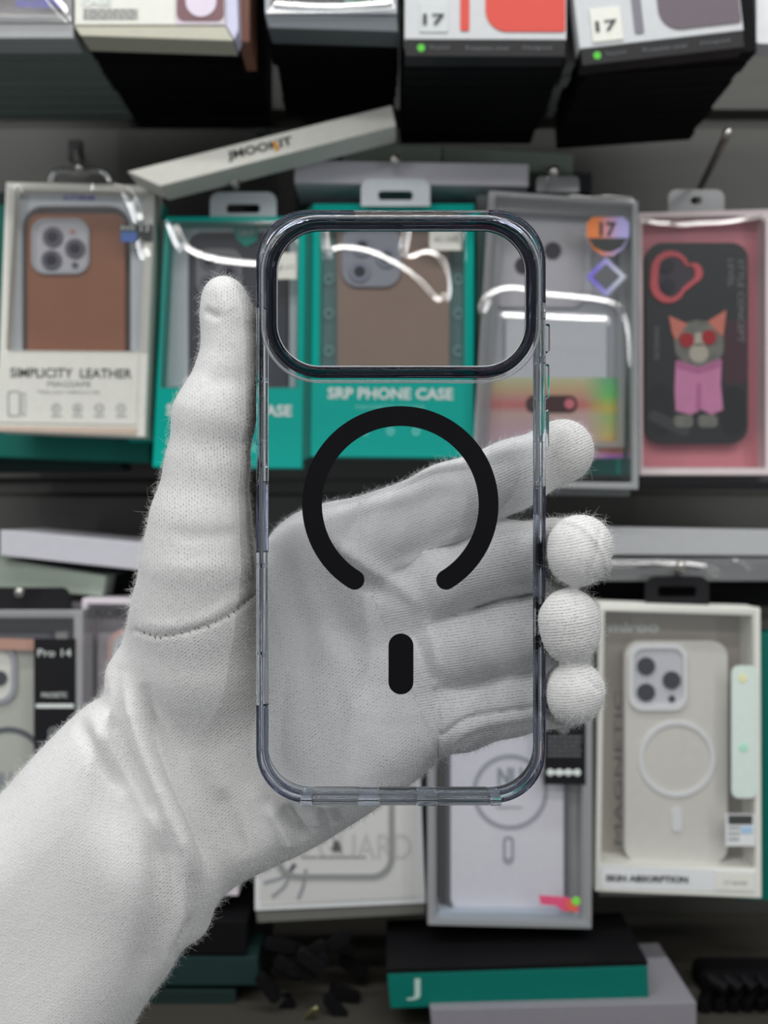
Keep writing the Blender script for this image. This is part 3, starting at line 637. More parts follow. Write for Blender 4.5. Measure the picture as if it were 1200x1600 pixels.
# box with KOR lettering behind the wrist
t = thing('phone_case_box', at(260, 1390, .715), 'pinkish-white framed box lettered KOR, mostly hidden by the wrist', 'box')
sh('carton', [(128, 935), (380, 938), (372, 1400), (104, 1394)], .715, .024, mat('rosy_white', C(192, 184, 190), .45), t, holes=[[(137, 944), (370, 947), (362, 1390), (116, 1384)]], bevel=.0007)
sh('back_card', rect(112, 940, 374, 1390), .738, .001, mat('mauve_grey', C(146, 140, 146), .5), t)
sh('inner_step', rect(152, 990, 360, 1380), .73, .003, mat('mauve_grey_b', C(160, 155, 162), .5), t, bevel=.001)
text('KORDIA', 190, 958, 15, .7378, M_ink, t, w=84, bold=.04)
film(t, 116, 944, 366, 1388, .7145, [], M_film2, seed=9)
c = thing('phone_case', at(240, 1380, .722), 'rose-gold phone case inside the KOR box beside the wrist', 'phone case')
sh('case_back', rr(168, 984, 350, 1370, 26), .722, .007, mat('rose_gold', C(172, 142, 136), .35), c, bevel=.0015)
sh('camera_island', rr(176, 992, 250, 1072, 20), .7195, .0025, M_silver, c, bevel=.0006); lenses(c, [(198, 1014), (198, 1050), (230, 1032)], 12, .7195, M_lensd)

# GUARD box
t = thing('phone_case_box', at(530, 1430, .71), 'white box with faint GUARD lettering under the heel of the hand', 'box')
sh('carton', [(398, 1090), (652, 1086), (665, 1412), (398, 1424)], .71, .022, M_white, t, bevel=.0008)
sh('inner_panel', [(406, 1096), (646, 1092), (657, 1402), (406, 1415)], .7093, .0008, mat('greyish_panel', C(194, 194, 191), .5, noise=(8, .1, 0)), t, bevel=.0004)
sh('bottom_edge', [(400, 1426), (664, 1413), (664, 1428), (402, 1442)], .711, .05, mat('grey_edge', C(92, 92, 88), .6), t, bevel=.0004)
text('X GUARD', 548, 1322, 40, .7090, mat('pale_print', C(176, 176, 172), .5), t, w=190)
text('&', 527, 1322, 18, .7086, M_ink, t, w=17, bold=.06)
bars(1, 470, 1338, 572, 1344, .7090, M_inkg, t)
mbs = MB()
for p in (((460, 1350), (445, 1385), (425, 1402)), ((478, 1358), (474, 1385), (466, 1405)), ((412, 1380), (440, 1372), (462, 1350))):
    for a, b in zip(p[:-1], p[1:]): 
        d = Vector((b[1]-a[1], a[0]-b[0], 0)).normalized()*3; mbs.prism([(a[0]-d.x, a[1]-d.y), (a[0]+d.x, a[1]+d.y), (b[0]+d.x, b[1]+d.y), (b[0]-d.x, b[1]-d.y)], .7089, .0003)
mbs.build('claw_print', mat('claw_grey', C(140, 140, 146), .5), t)
film(t, 404, 1094, 650, 1408, .7075, [], M_film2, seed=10)
c = thing('phone_case', at(530, 1370, .708), 'clear phone case outline inside the white GUARD box', 'phone case')
sh('bumper', rr(430, 1100, 616, 1374, [10, 10, 34, 34]), .7080, .0012, mat('bumper_grey', C(130, 132, 132), .4), c, holes=[rr(438, 1108, 608, 1366, [8, 8, 28, 28])], bevel=.0004)

# SKIN ABSORPTION box
t = thing('phone_case_box', at(1060, 1400, .70), 'cream-framed box with a white magnetic case and a mint side strip', 'box')
sh('carton', [(936, 942), (1188, 950), (1190, 1404), (930, 1393)], .70, .026, M_cream, t, holes=[[(945, 955), (1176, 962), (1180, 1358), (939, 1350)]], bevel=.0007)
sh('back_card', rect(936, 948, 1186, 1400), .7255, .001, mat('warm_grey', C(148, 142, 134), .5, noise=(10, .08, 0)), t)
sh('front_strip', [(938, 1352), (1180, 1361), (1181, 1395), (937, 1387)], .6996, .0006, M_white, t)
sh('strip_tag', [(1118, 1362), (1178, 1364), (1178, 1392), (1118, 1390)], .6992, .0003, M_cream, t)
text('SKIN ABSORPTION', 1011, 1373, 10, .6990, M_ink, t, w=128, ang=-1.2, bold=.03); text('17 series', 1150, 1379, 6, .6990, M_inkg, t, w=36)
text('miroo', 990, 980, 16, .7250, M_wink, t, w=80, bold=.05)
text('MAGNETIC', 966, 1200, 13, .7250, mat('grey_brown_ink', C(98, 94, 90), .5), t, w=240, ang=90)
sh('mint_strip', rr(1143, 1040, 1184, 1247, 12), .6990, .0005, mat('mint_sticker', C(188, 200, 194), .5), t)
sh('sun_mark', circ(1161, 1060, 7, 16), .6986, .0003, mat('pale_yellow', C(215, 215, 170), .5), t); sh('mint_mark', circ(1162, 1168, 7, 16), .6986, .0003, mat('mint_mark', C(160, 205, 185), .5), t)
o = sh('size_label', rect(1134, 1272, 1180, 1322), .6990, .0004, M_white, t); sh('label_head', rect(1138, 1274, 1176, 1288), .6986, .0003, M_ink, o); sh('label_patch', rect(1158, 1292, 1176, 1302), .6986, .0003, mat('sky_patch', C(150, 180, 205), .5), o); bars(3, 1138, 1292, 1156, 1318, .6990, M_inkg, o)
film(t, 940, 952, 1182, 1354, .6995, [], M_film2, seed=11)
c = thing('phone_case', at(1060, 1345, .712), 'white magnetic phone case with a raised ring inside the cream-framed box', 'phone case')
M_wc = mat('white_case', C(186, 184, 178), .45)
sh('case_back', rr(977, 1002, 1137, 1349, 24), .711, .008, M_wc, c, bevel=.002)
sh('camera_island', rr(983, 1006, 1074, 1111, 22), .7085, .003, M_white, c, holes=[rr(990, 1014, 1068, 1102, 17)], bevel=.0008)
sh('camera_plate', rr(988, 1012, 1070, 1104, 18), .7103, .001, M_island, c)
lenses(c, [(1010, 1041), (1050, 1063), (1010, 1082)], 14, .7103, M_lensd); sh('flash', circ(1050, 1092, 5.5, 14), .7095, .001, M_lensd, c)
sh('magnet_ring', circ(1058, 1186, 60, 56), .7098, .0014, M_white, c, holes=[circ(1058, 1186, 53, 56)], bevel=.0004)
sh('magnet_pill', rr(1050, 1262, 1066, 1300, 8), .7098, .0014, M_white, c, bevel=.0004)
o = tab(1008, 1108, 900, 946, .712, 'black hang tab above the cream-framed box on the right', M_blackp, s=(.2, .8, .35, .7))
hook(1064, 884, .685, 'steel hook through the black tab on the right', base=(1046, 915), r=.0028)
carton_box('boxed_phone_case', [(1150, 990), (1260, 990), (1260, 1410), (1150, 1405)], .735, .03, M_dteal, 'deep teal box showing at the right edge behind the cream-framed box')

# ------------------------------------------------------------------ bottom: boxes on the lower shelf
tshelf = sh('trim_1', [(-300, 1668), (1500, 1668), (1500, 1700), (-300, 1700)], .62, .25, M_wall, None, bevel=.001); tshelf.data.materials[0] = mat('dark_shelf', C(54, 52, 47), .6); tag(tshelf, 'shelf board under the lowest boxes', kind='structure')
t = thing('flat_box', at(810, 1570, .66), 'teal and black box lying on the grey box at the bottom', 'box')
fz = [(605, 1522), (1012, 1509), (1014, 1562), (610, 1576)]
sh('carton', fz, .66, .075, M_dteal, t, bevel=.0006)  # deep teal: the dimmer light down here is put into the colour
mbl = MB()
a = [at(x, y, .66) for x, y in ((604, 1521), (1012, 1508))]; b = [p+Vector((0, .076, .0015)) for p in a]; up = Vector((0, 0, .0025))
mbl.add([a[0], a[1], b[1], b[0], a[0]+up, a[1]+up, b[1]+up, b[0]+up], [[0, 1, 2, 3], [7, 6, 5, 4], [0, 4, 5, 1], [1, 5, 6, 2], [2, 6, 7, 3], [3, 7, 4, 0]]).build('lid', M_black, t)
text('J', 646, 1546, 34, .6597, mat('dull_white_ink', C(150, 175, 168), .5), t, w=22, bold=.0)
carton_box('flat_box', [(672, 1577), (1088, 1566), (1090, 1672), (680, 1672)], .652, .09, mat('mid_grey_card', C(118, 116, 122), .55), 'grey-lilac box at the bottom under the teal and black box')
for k, (q, m_, l_) in enumerate((
    ([(150, 1494), (402, 1496), (404, 1540), (150, 1540)], mat('forest_card', C(22, 42, 40), .6), 'dark green box lying right of the sleeve, upper one'),
    ([(150, 1546), (368, 1548), (370, 1592), (150, 1592)], mat('forest_card_b', C(20, 36, 34), .6), 'dark green box lying right of the sleeve, lower one'),
    ([(180, 1438), (385, 1440), (385, 1492), (180, 1492)], M_black, 'black box lying above the dark green boxes beside the sleeve'),
    ([(150, 1594), (372, 1596), (372, 1668), (150, 1668)], M_sage, 'sage box edge at the very bottom beside the sleeve'))):
    carton_box('flat_box', q, .70, .1, m_, l_)
t = thing('plastic_clip', at(500, 1660, .68), 'tangle of black plastic clips standing at the bottom left of the teal box', 'clip')
mbj = MB(); r = random.Random(5)
for k in range(24):
    x = r.uniform(412, 530)+k*1.2; y = r.uniform(1490, 1610) if k % 3 else r.uniform(1462, 1520); a_ = r.uniform(-60, 60)
    mbj.prism(rot(rr(x-26, y-9, x+26, y+9, 8, 4), (x, y), a_), .68+.0018*k, .006)
mbj.prism(rr(415, 1580, 545, 1668, 12, 4), .69, .05)
mbj.build('clip_bodies', M_black, t, bevel=.0006)
MB().tube([at(x, y, .678) for x, y in smooth_pts([(470, 1598), (485, 1580), (498, 1572), (488, 1592)])], .0012, 6).build('metal_spring', mat('brass_wire', C(120, 118, 84), .3, metallic=1), t)
t = thing('hook_bundle', at(1140, 1660, .69), 'bundle of black display hooks at the bottom right corner', 'hooks')
mbj = MB()
for k in range(6):
    x = 1095+k*22; mbj.tube([at(x, 1668, .69+.004*k), at(x+6, 1560, .69), at(x+18+4*k, 1530, .685), at(x+40, 1545, .68)], .0045, 8)
mbj.prism(rr(1108, 1536, 1260, 1668, 14, 4), .70, .04)
mbj.build('hooks', M_black, t, smooth=False)
carton_box('support_bracket', [(395, 1440), (420, 1446), (420, 1560), (395, 1560)], .74, .03, M_blackp, 'short black upright bracket below the GUARD box', 'bracket')
# ------------------------------------------------------------------ the clear phone case held in the hand
YC = 0.280
M_clear = glass_mat('clear_tpu', (.95, .965, .985), .02, 1.40)
M_rimdark = glass_mat('dark_refraction_tint', (.29, .30, .35), .03, 1.45)  # dark tint stands in for the dim room refracted in the camera rim
M_streak = glass_mat('navy_refraction_tint', (.62, .63, .70), .04, 1.42)
M_plate = film_mat('back_plate_clear', tint=(.985, .99, 1.0), rough=.02, boost=.45)
def outline(x0, y0, x1, y1, r, n=16):
    """rounded rectangle: (point, inward normal) pairs, pixels"""
    out = []
    for (cx, cy, a) in ((x1-r, y0+r, -90), (x1-r, y1-r, 0), (x0+r, y1-r, 90), (x0+r, y0+r, 180)):
        for i in range(n+1):
            t = math.radians(a+90*i/n); out.append(((cx+r*math.cos(t), cy+r*math.sin(t)), (-math.cos(t), -math.sin(t))))
    return out
def sweep(ol, prof, closed=True):
    px = YC/F; v = []; n = len(prof); m_ = len(ol)
    for (p, nn) in ol:
        b = at(p[0], p[1], YC)
        for o, t in prof: v.append(b+Vector((nn[0]*o*.001, t*.001, -nn[1]*o*.001)))
    f = []
    for i in range(m_ if closed else m_-1):
        j = (i+1) % m_
        for k in range(n): f.append([i*n+k, i*n+(k+1) % n, j*n+(k+1) % n, j*n+k])
    mb = MB(); mb.add(v, f)
    if not closed: mb.f += [list(range(n)), [(m_-1)*n+k for k in reversed(range(n))]]
    return mb
pc = thing('phone_case', at(627, 1258, YC), 'clear phone case with a black magnet ring and pill held up in the gloved hand', 'phone case')
OL = outline(399, 326, 854, 1257, 82)
prof = [(.9, .05), (.35, .35), (.05, 1.1), (0, 2.4), (.12, 2.9), (.12, 7.6), (0, 8.1), (.05, 9.6), (.5, 10.4), (1.3, 10.6), (2.0, 10.3), (2.2, 9.7), (1.55, 9.2), (1.45, 3.2), (1.9, 2.0), (2.9, 1.6), (3.3, 1.4), (3.4, .9), (3.1, .62), (2.3, .55), (1.7, .35), (1.4, .1)]
sweep(OL, prof).build('bumper_frame', M_clear, pc, smooth=True)
sh('back_panel', [p for p, n_ in outline(417, 343, 836, 1240, 66)], YC+.0007, .0007, M_plate, pc, holes=[[p for p, n_ in outline(413, 339, 841, 597, 84)]])
RO = outline(416, 343, 837.5, 590, 84)
sweep(RO, [(0, 1.2), (0, -.6), (.25, -1.1), (.7, -1.35), (2.0, -1.35), (2.6, -1.0), (2.85, -.3), (2.85, 1.4), (2.2, 1.7), (.6, 1.7)]).build('camera_surround', M_rimdark, pc, smooth=True, label='raised rim around the camera opening, darkened for the room it refracts')
sweep(outline(432, 358, 822, 574, 68), [(-.05, -.2), (.0, -.55), (.28, -.55), (.34, -.2), (.28, .2), (0, .2)]).build('opening_lip', M_edgeglow, pc, smooth=True)
sweep(outline(408, 336, 845, 598, 90), [(-.1, .3), (.1, -.15), (.5, -.3), (.85, 0), (.85, .6), (.1, .8)]).build('camera_step', M_edgesoft, pc, smooth=True)
# navy tinted strips added for the dark refraction at corners and sides
def strip(sel, name='refraction_streak', prof=((-.02, 2.2), (.12, .8), (.45, .15), (.8, .0), (.9, .9), (.6, 3.0), (.15, 5.2))):
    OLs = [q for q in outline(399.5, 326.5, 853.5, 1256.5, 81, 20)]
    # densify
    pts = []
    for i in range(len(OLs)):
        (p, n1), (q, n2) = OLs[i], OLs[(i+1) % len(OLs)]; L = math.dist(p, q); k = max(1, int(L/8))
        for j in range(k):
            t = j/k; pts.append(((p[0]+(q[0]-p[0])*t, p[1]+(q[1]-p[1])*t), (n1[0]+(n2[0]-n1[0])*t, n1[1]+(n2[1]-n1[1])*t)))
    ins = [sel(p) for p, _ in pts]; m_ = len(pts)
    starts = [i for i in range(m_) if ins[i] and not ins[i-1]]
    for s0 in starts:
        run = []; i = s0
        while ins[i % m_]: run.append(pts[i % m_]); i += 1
        sweep(run, list(prof), closed=False).build(name, M_streak, pc, smooth=True, label='navy-tinted strip added for dark refraction along the rim')
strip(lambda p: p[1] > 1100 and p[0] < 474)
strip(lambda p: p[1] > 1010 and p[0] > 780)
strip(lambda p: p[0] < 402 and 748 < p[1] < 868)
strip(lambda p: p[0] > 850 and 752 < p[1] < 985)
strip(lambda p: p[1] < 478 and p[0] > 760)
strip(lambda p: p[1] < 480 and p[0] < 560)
# buttons, joints and bottom bridges
def gblock(name, x0, y0, x1, y1, t0, T, r=3, m=None): return sh(name, rr(x0, y0, x1, y1, r, 4), YC+t0, T, m or M_clear, pc, bevel=.0004)
gblock('side_button', 851, 506, 859.5, 549, .003, .004); gblock('side_button', 851, 569, 858.5, 622, .003, .004); gblock('side_button', 853, 640, 858, 700, .003, .004)
for (x, y) in ((847, 492), (847, 562), (848, 686), (848, 748)): MB().prism(rr(x-7, y-5, x+6, y+5, 3, 3), YC+.0012, .003).build('button_joint', M_clear, pc, bevel=.0004)
for (x, y) in ((404, 592), (402, 690), (404, 726), (407, 884), (409, 1022)): MB().prism(rr(x-5, y-4, x+6, y+4, 3, 3), YC+.0004, .003).build('button_joint', M_clear, pc, bevel=.0004)
for a, b in ((470, 487), (560, 592), (652, 684), (766, 784)): gblock('port_bridge', a, 1246, b, 1259.5, -.0001, .009, 2)
for a, b in ((488, 559), (685, 765), (593, 651)): gblock('port_window', a, 1249, b, 1258.5, .0012, .006, 2, M_edgesoft)
# printed magnet ring and pill
M_ringb = mat('black_print', (0.006, 0.006, 0.008, 1), .5, spec=.12)
cx, cy, R0, R1 = 625.5, 788, 122.5, 153.5
a0 = math.radians(90+31.2); a1 = math.radians(90-31.2+360); pts = []
n = 90
for i in range(n+1):
    a = a0+(a1-a0)*i/n; pts.append((cx+R1*math.cos(a), cy+R1*math.sin(a)))
rm = (R0+R1)/2; rc = (R1-R0)/2
for i in range(1, 10):
    b = a1+math.pi*i/10; pts.append((cx+rm*math.cos(a1)+rc*math.cos(b), cy+rm*math.sin(a1)+rc*math.sin(b)))
for i in range(n+1):
    a = a1+(a0-a1)*i/n; pts.append((cx+R0*math.cos(a), cy+R0*math.sin(a)))
for i in range(1, 10):
    b = a0+math.pi+math.pi*i/10; pts.append((cx+rm*math.cos(a0)+rc*math.cos(b), cy+rm*math.sin(a0)+rc*math.sin(b)))
sh('magnet_ring', pts, YC+.00045, .0002, M_ringb, pc, label='black magnet ring open at the bottom')
sh('magnet_pill', rr(607, 990, 646, 1085, 19.4, 12), YC+.00045, .0002, M_ringb, pc, label='black alignment pill below the ring')

# ------------------------------------------------------------------ the gloved hand
V = 0.00075
lo = np.array([-.205, .212, -.205]); hi = np.array([.078, .352, .076])
N = ((hi-lo)/V).astype(int)+1
gx = (lo[0]+V*np.arange(N[0])).astype(np.float32); gy = (lo[1]+V*np.arange(N[1])).astype(np.float32); gz = (lo[2]+V*np.arange(N[2])).astype(np.float32)
def field(): return np.full(tuple(N), .02, np.float32)
def smin(a, b, k):
    h = np.clip(k-np.abs(a-b), 0, None)/k
    return np.minimum(a, b)-h*h*k*.25
def cone(Fd, p, q, r0, r1, k):
    p = np.array(p); q = np.array(q); m_ = max(r0, r1)+.012
    a = np.maximum(((np.minimum(p, q)-m_-lo)/V).astype(int), 0); b = np.minimum(((np.maximum(p, q)+m_-lo)/V).astype(int)+2, N)
    if (b <= a).any(): return
    X = gx[a[0]:b[0], None, None]-p[0]; Y = gy[None, a[1]:b[1], None]-p[1]; Z = gz[None, None, a[2]:b[2]]-p[2]
    d = q-p; L = float(d@d)+1e-12
    t = np.clip((X*d[0]+Y*d[1]+Z*d[2])/L, 0, 1)
    e = np.sqrt((X-t*d[0])**2+(Y-t*d[1])**2+(Z-t*d[2])**2)-(r0+(r1-r0)*t)
    s = (slice(a[0], b[0]), slice(a[1], b[1]), slice(a[2], b[2]))
    Fd[s] = smin(Fd[s], e.astype(np.float32), k)
def chain(pts, k=.003):
    """pts: (px, py, depth, radius in pixels at that depth)"""
    Fd = field(); P = [(at(x, y, Y), r*Y/F) for x, y, Y, r in pts]
    for (p, r0), (q, r1) in zip(P[:-1], P[1:]): cone(Fd, p, q, r0, r1, k)
    return Fd
XX, ZZ = np.meshgrid(gx, gz, indexing='ij')
def sdf2(poly):
    d = np.full(XX.shape, 1e9); ins = np.zeros(XX.shape, bool); n = len(poly)
    for i in range(n):
        (ax, az), (bx, bz) = poly[i], poly[(i+1) % n]
        dx, dz = bx-ax, bz-az; t = np.clip(((XX-ax)*dx+(ZZ-az)*dz)/(dx*dx+dz*dz+1e-15), 0, 1)
        d = np.minimum(d, (XX-ax-t*dx)**2+(ZZ-az-t*dz)**2)
        c_ = ((az > ZZ) != (bz > ZZ)) & (XX < (bx-ax)*(ZZ-az)/(bz-az+1e-15)+ax); ins ^= c_
    d = np.sqrt(d); return np.where(ins, -d, d)
def slab(pxpoly, Yp, yc, half, r):
    poly = [(v.x, v.z) for v in (at(x, y, Yp) for x, y in smooth_pts(pxpoly+[pxpoly[0]], 2)[:-1])]
    d2 = sdf2(poly)+r; out = np.empty(tuple(N), np.float32)
    for j in range(N[1]):
        q2 = np.abs(gy[j]-yc)-half+r
        out[:, j, :] = np.minimum(np.maximum(d2, q2), 0)+np.hypot(np.maximum(d2, 0), np.maximum(q2, 0))-r
    return out
def gauss(x, y, s, Y=.30):
    c = at(x, y, Y); s = s*Y/F
    return np.exp(-((XX-c.x)**2+(ZZ-c.z)**2)/(s*s))
# palm plate with heel, thenar mound and a hollow in the middle
yc = .3125-.006*gauss(330, 1060, 130)+.004*gauss(560, 990, 90)-.003*gauss(470, 1230, 110)-.0015*gauss(540, 850, 60)
palm = slab([(404, 872), (424, 828), (470, 802), (534, 784), (590, 800), (650, 860), (690, 930), (712, 1000), (722, 1080), (708, 1150), (690, 1188),
             (640, 1228), (590, 1262), (500, 1318), (437, 1349), (375, 1379), (350, 1400), (316, 1412), (280, 1390), (215, 1290), (185, 1180), (172, 1080), (190, 1030), (205, 975), (240, 900), (330, 860)], .310, yc, .0150, .0145)
thumb = chain([(350, 464, .289, 32), (353, 482, .289, 34), (358, 506, .289, 39), (360, 552, .289, 41.5), (352, 600, .289, 49), (335, 650, .289, 61), (324, 733, .290, 62), (314, 815, .291, 75), (311, 880, .293, 86), (309, 950, .298, 97), (310, 1020, .302, 100)], .004)
index = chain([(505, 862, .312, 66), (600, 832, .3068, 63), (700, 787, .3048, 60), (800, 743, .3045, 53), (878, 706, .3035, 46), (880, 703, .3035, 45)], .003)
middle = chain([(600, 955, .311, 58), (690, 905, .3055, 57), (790, 872, .3045, 56), (862, 868, .3040, 55), (892, 866, .291, 51), (906, 856, .281, 48), (904, 871, .280, 46)], .003)
ring_ = chain([(640, 1035, .311, 56), (720, 1012, .3055, 56), (800, 994, .3045, 55), (856, 984, .3040, 54), (884, 980, .292, 49), (889, 969, .281, 46), (891, 992, .281, 46)], .003)
little = chain([(640, 1125, .311, 52), (720, 1120, .3060, 52), (800, 1098, .3055, 50), (860, 1088, .3050, 47), (888, 1086, .293, 44), (899, 1079, .282, 43), (896, 1091, .282, 42)], .003)
fing = smin(smin(index, middle, .0012), smin(ring_, little, .0010), .0010)
body = smin(palm, thumb, .010)
hand = smin(body, fing, .005)
# sleeve of the long glove over the wrist and forearm
ys = .309-.10*np.clip((-.045-XX), 0, .2)*.6-.004*gauss(240, 1330, 90)
sleeve = slab([(176, 1052), (168, 1085), (126, 1106), (62, 1170), (6, 1235), (-90, 1330), (-330, 1600), (-200, 2000), (60, 1900), (180, 1660), (208, 1598), (245, 1545), (268, 1512), (296, 1462),
               (312, 1420), (319, 1378), (312, 1320), (292, 1262), (262, 1196), (232, 1130), (206, 1078), (190, 1050)], .303, ys, .0235, .0228)
lump = chain([(262, 1395, .300, 42), (262, 1440, .303, 36)], .003)
hand = smin(hand, smin(sleeve, lump, .003), .0035)
lp = [(196, 1046, .303, 14), (210, 1100, .2985, 17), (232, 1165, .2955, 20), (258, 1230, .2945, 22), (284, 1290, .2945, 23), (302, 1345, .296, 22), (309, 1392, .3005, 18), (298, 1440, .3055, 14)]
for _ in range(3):                                 # rolled edge of the sleeve cloth over the heel of the hand
    lp = [lp[0]]+[tuple(u*w0+v*(1-w0) for u, v in zip(a, b)) for a, b in zip(lp[:-1], lp[1:]) for w0 in (.75, .25)]+[lp[-1]]
lip = chain(lp, .004)
hand = smin(hand, lip, .006)
hand = hand[:, :, :]
del palm, thumb, index, middle, ring_, little, fing, body, sleeve, lump, lip

def surface_nets(D, lo, V):
    s = D < 0; nx, ny, nz = D.shape
    cnt = np.zeros((nx-1, ny-1, nz-1), np.int8)
    for a in (0, 1):
        for b in (0, 1):
            for c in (0, 1): cnt += s[a:nx-1+a, b:ny-1+b, c:nz-1+c]
    act = (cnt > 0) & (cnt < 8); idx = np.argwhere(act); ids = np.full(act.shape, -1, np.int32); ids[act] = np.arange(len(idx))
    acc = np.zeros((len(idx), 3)); w = np.zeros(len(idx)); corners = [(a, b, c) for a in (0, 1) for b in (0, 1) for c in (0, 1)]
    vals = {c: D[idx[:, 0]+c[0], idx[:, 1]+c[1], idx[:, 2]+c[2]] for c in corners}
    for c in corners:
        for ax in range(3):
            if c[ax]: continue
            d = list(c); d[ax] = 1; d = tuple(d); A, B = vals[c], vals[d]; m_ = (A < 0) != (B < 0)
            t = np.where(m_, A/(A-B+1e-20), 0)
            p = np.array(c, float)[None, :].repeat(len(idx), 0); p[:, ax] += t
            acc[m_] += p[m_]; w[m_] += 1
    verts = lo+V*(idx+acc/w[:, None]); faces = []
    for ax in range(3):
        o1, o2 = [(1, 2), (2, 0), (0, 1)][ax]
        sl0 = [slice(1, -1)]*3; sl1 = [slice(1, -1)]*3; sl0[ax] = slice(0, -1); sl1[ax] = slice(1, None)
        A = s[tuple(sl0)]; B = s[tuple(sl1)]; e = np.argwhere(A != B); base = e+1; base[:, ax] -= 1
        fl = A[tuple(e.T)]
        q = []
        for (u, v_) in ((0, 0), (-1, 0), (-1, -1), (0, -1)):
            g = base.copy(); g[:, o1] += u; g[:, o2] += v_; q.append(ids[tuple(g.T)])
        q = np.stack(q, 1); q[~fl] = q[~fl][:, ::-1]; faces.append(q)
    return verts, np.concatenate(faces)
GV, GF = surface_nets(hand, lo, V)
GF = GF[(GF >= 0).all(1)]
def vnormals(Vt, Fc):
    n = np.cross(Vt[Fc[:, 2]]-Vt[Fc[:, 0]], Vt[Fc[:, 3]]-Vt[Fc[:, 1]]); o = np.zeros_like(Vt)
    for k in range(4): 
        for a in range(3): o[:, a] += np.bincount(Fc[:, k], n[:, a], len(Vt))
    return o/(np.linalg.norm(o, axis=1)[:, None]+1e-20)
def relax(Vt, Fc, it=3, f=.5):
    E = np.concatenate([Fc[:, [0, 1]], Fc[:, [1, 2]], Fc[:, [2, 3]], Fc[:, [3, 0]]]); n = len(Vt)
    dg = np.bincount(E[:, 0], minlength=n)+np.bincount(E[:, 1], minlength=n)
    for _ in range(it):
        S = np.zeros_like(Vt)
        for a in range(3): S[:, a] = np.bincount(E[:, 0], Vt[E[:, 1], a], n)+np.bincount(E[:, 1], Vt[E[:, 0], a], n)
        Vt = Vt+(S/dg[:, None]-Vt)*f
    return Vt
GV = relax(GV, GF, 3)
nor = vnormals(GV, GF)
if (nor*(GV-GV.mean(0))).sum() < 0: GF = GF[:, ::-1]; nor = -nor
PX = 600+GV[:, 0]/GV[:, 1]*F; PY = 800-GV[:, 2]/GV[:, 1]*F
front = np.clip(-nor[:, 1]*1.6+.15, 0, 1)
# cloth folds, seams and creases: (points, half width px, height mm)
folds = [
    ([(196, 1040), (206, 1100), (232, 1190), (268, 1270), (300, 1340), (312, 1385)], 15, 1.5),
    ([(222, 1060), (236, 1130), (272, 1210), (306, 1280), (326, 1340), (326, 1380)], 13, -1.5),
    ([(140, 1100), (158, 1150), (196, 1210), (240, 1275), (270, 1340)], 18, 1.1),
    ([(166, 1090), (186, 1150), (222, 1225), (256, 1300)], 12, -1.1),
    ([(120, 1118), (150, 1180), (200, 1245)], 13, -.7),
    ([(246, 1270), (252, 1360), (240, 1470), (214, 1560)], 22, -.9), ([(278, 1300), (290, 1390), (274, 1470), (240, 1550)], 14, .8),
    ([(262, 1502), (280, 1460), (298, 1428)], 6, -1.0),
    ([(420, 1250), (440, 1285), (460, 1328)], 11, 1.2), ([(446, 1255), (468, 1290), (480, 1315)], 10, -1.0), ([(490, 1262), (500, 1290)], 10, .7), ([(520, 1262), (528, 1290)], 10, -.6),
    ([(340, 1230), (362, 1290), (384, 1345)], 16, -.6), ([(392, 1215), (420, 1290), (420, 1350)], 16, .5), ([(470, 850), (488, 950), (540, 1060), (585, 1160), (600, 1225)], 20, .7), ([(500, 920), (540, 1010), (600, 1120)], 22, -.5),
    ([(505, 830), (545, 865), (600, 900), (640, 925), (660, 960)], 13, 1.2), ([(520, 868), (560, 905), (610, 935)], 12, -.8),
    ([(660, 960), (680, 1010), (688, 1060)], 9, .8), ([(645, 985), (668, 1040), (680, 1075)], 7, -.7),
    ([(600, 892), (650, 872), (700, 842), (745, 822)], 9, .9),
    ([(681, 1078), (684, 1130), (686, 1190)], 4, -.7), ([(690, 1150), (712, 1132), (740, 1118), (790, 1112), (850, 1104)], 3.4, -.9), ([(700, 1165), (740, 1132), (850, 1118)], 7, .5),
    ([(210, 985), (235, 994), (270, 993), (330, 976), (370, 955), (402, 926)], 3.6, -.55), ([(208, 972), (270, 980), (330, 963), (400, 912)], 9, .35),
    ([(318, 482), (330, 492), (346, 494)], 6, -.8), ([(330, 445), (350, 462), (362, 492)], 12, .35), ([(318, 600), (360, 590), (398, 596)], 18, -.5), ([(300, 700), (340, 690), (384, 700)], 22, -.35), ([(250, 880), (300, 890), (370, 880)], 14, .3),
    ([(262, 830), (310, 842), (380, 830)], 12, -.3), ([(384, 700), (384, 800), (392, 880), (402, 920)], 5, .5),
    ([(862, 808), (905, 818), (938, 850), (948, 885)], 4, .45), ([(898, 925), (906, 960), (902, 1000), (898, 1036)], 3, -.4), ([(862, 1062), (882, 1046), (910, 1052), (936, 1078)], 3.4, -.45), ([(938, 830), (930, 880), (910, 916)], 3, -.35)]
disp = np.zeros(len(GV))
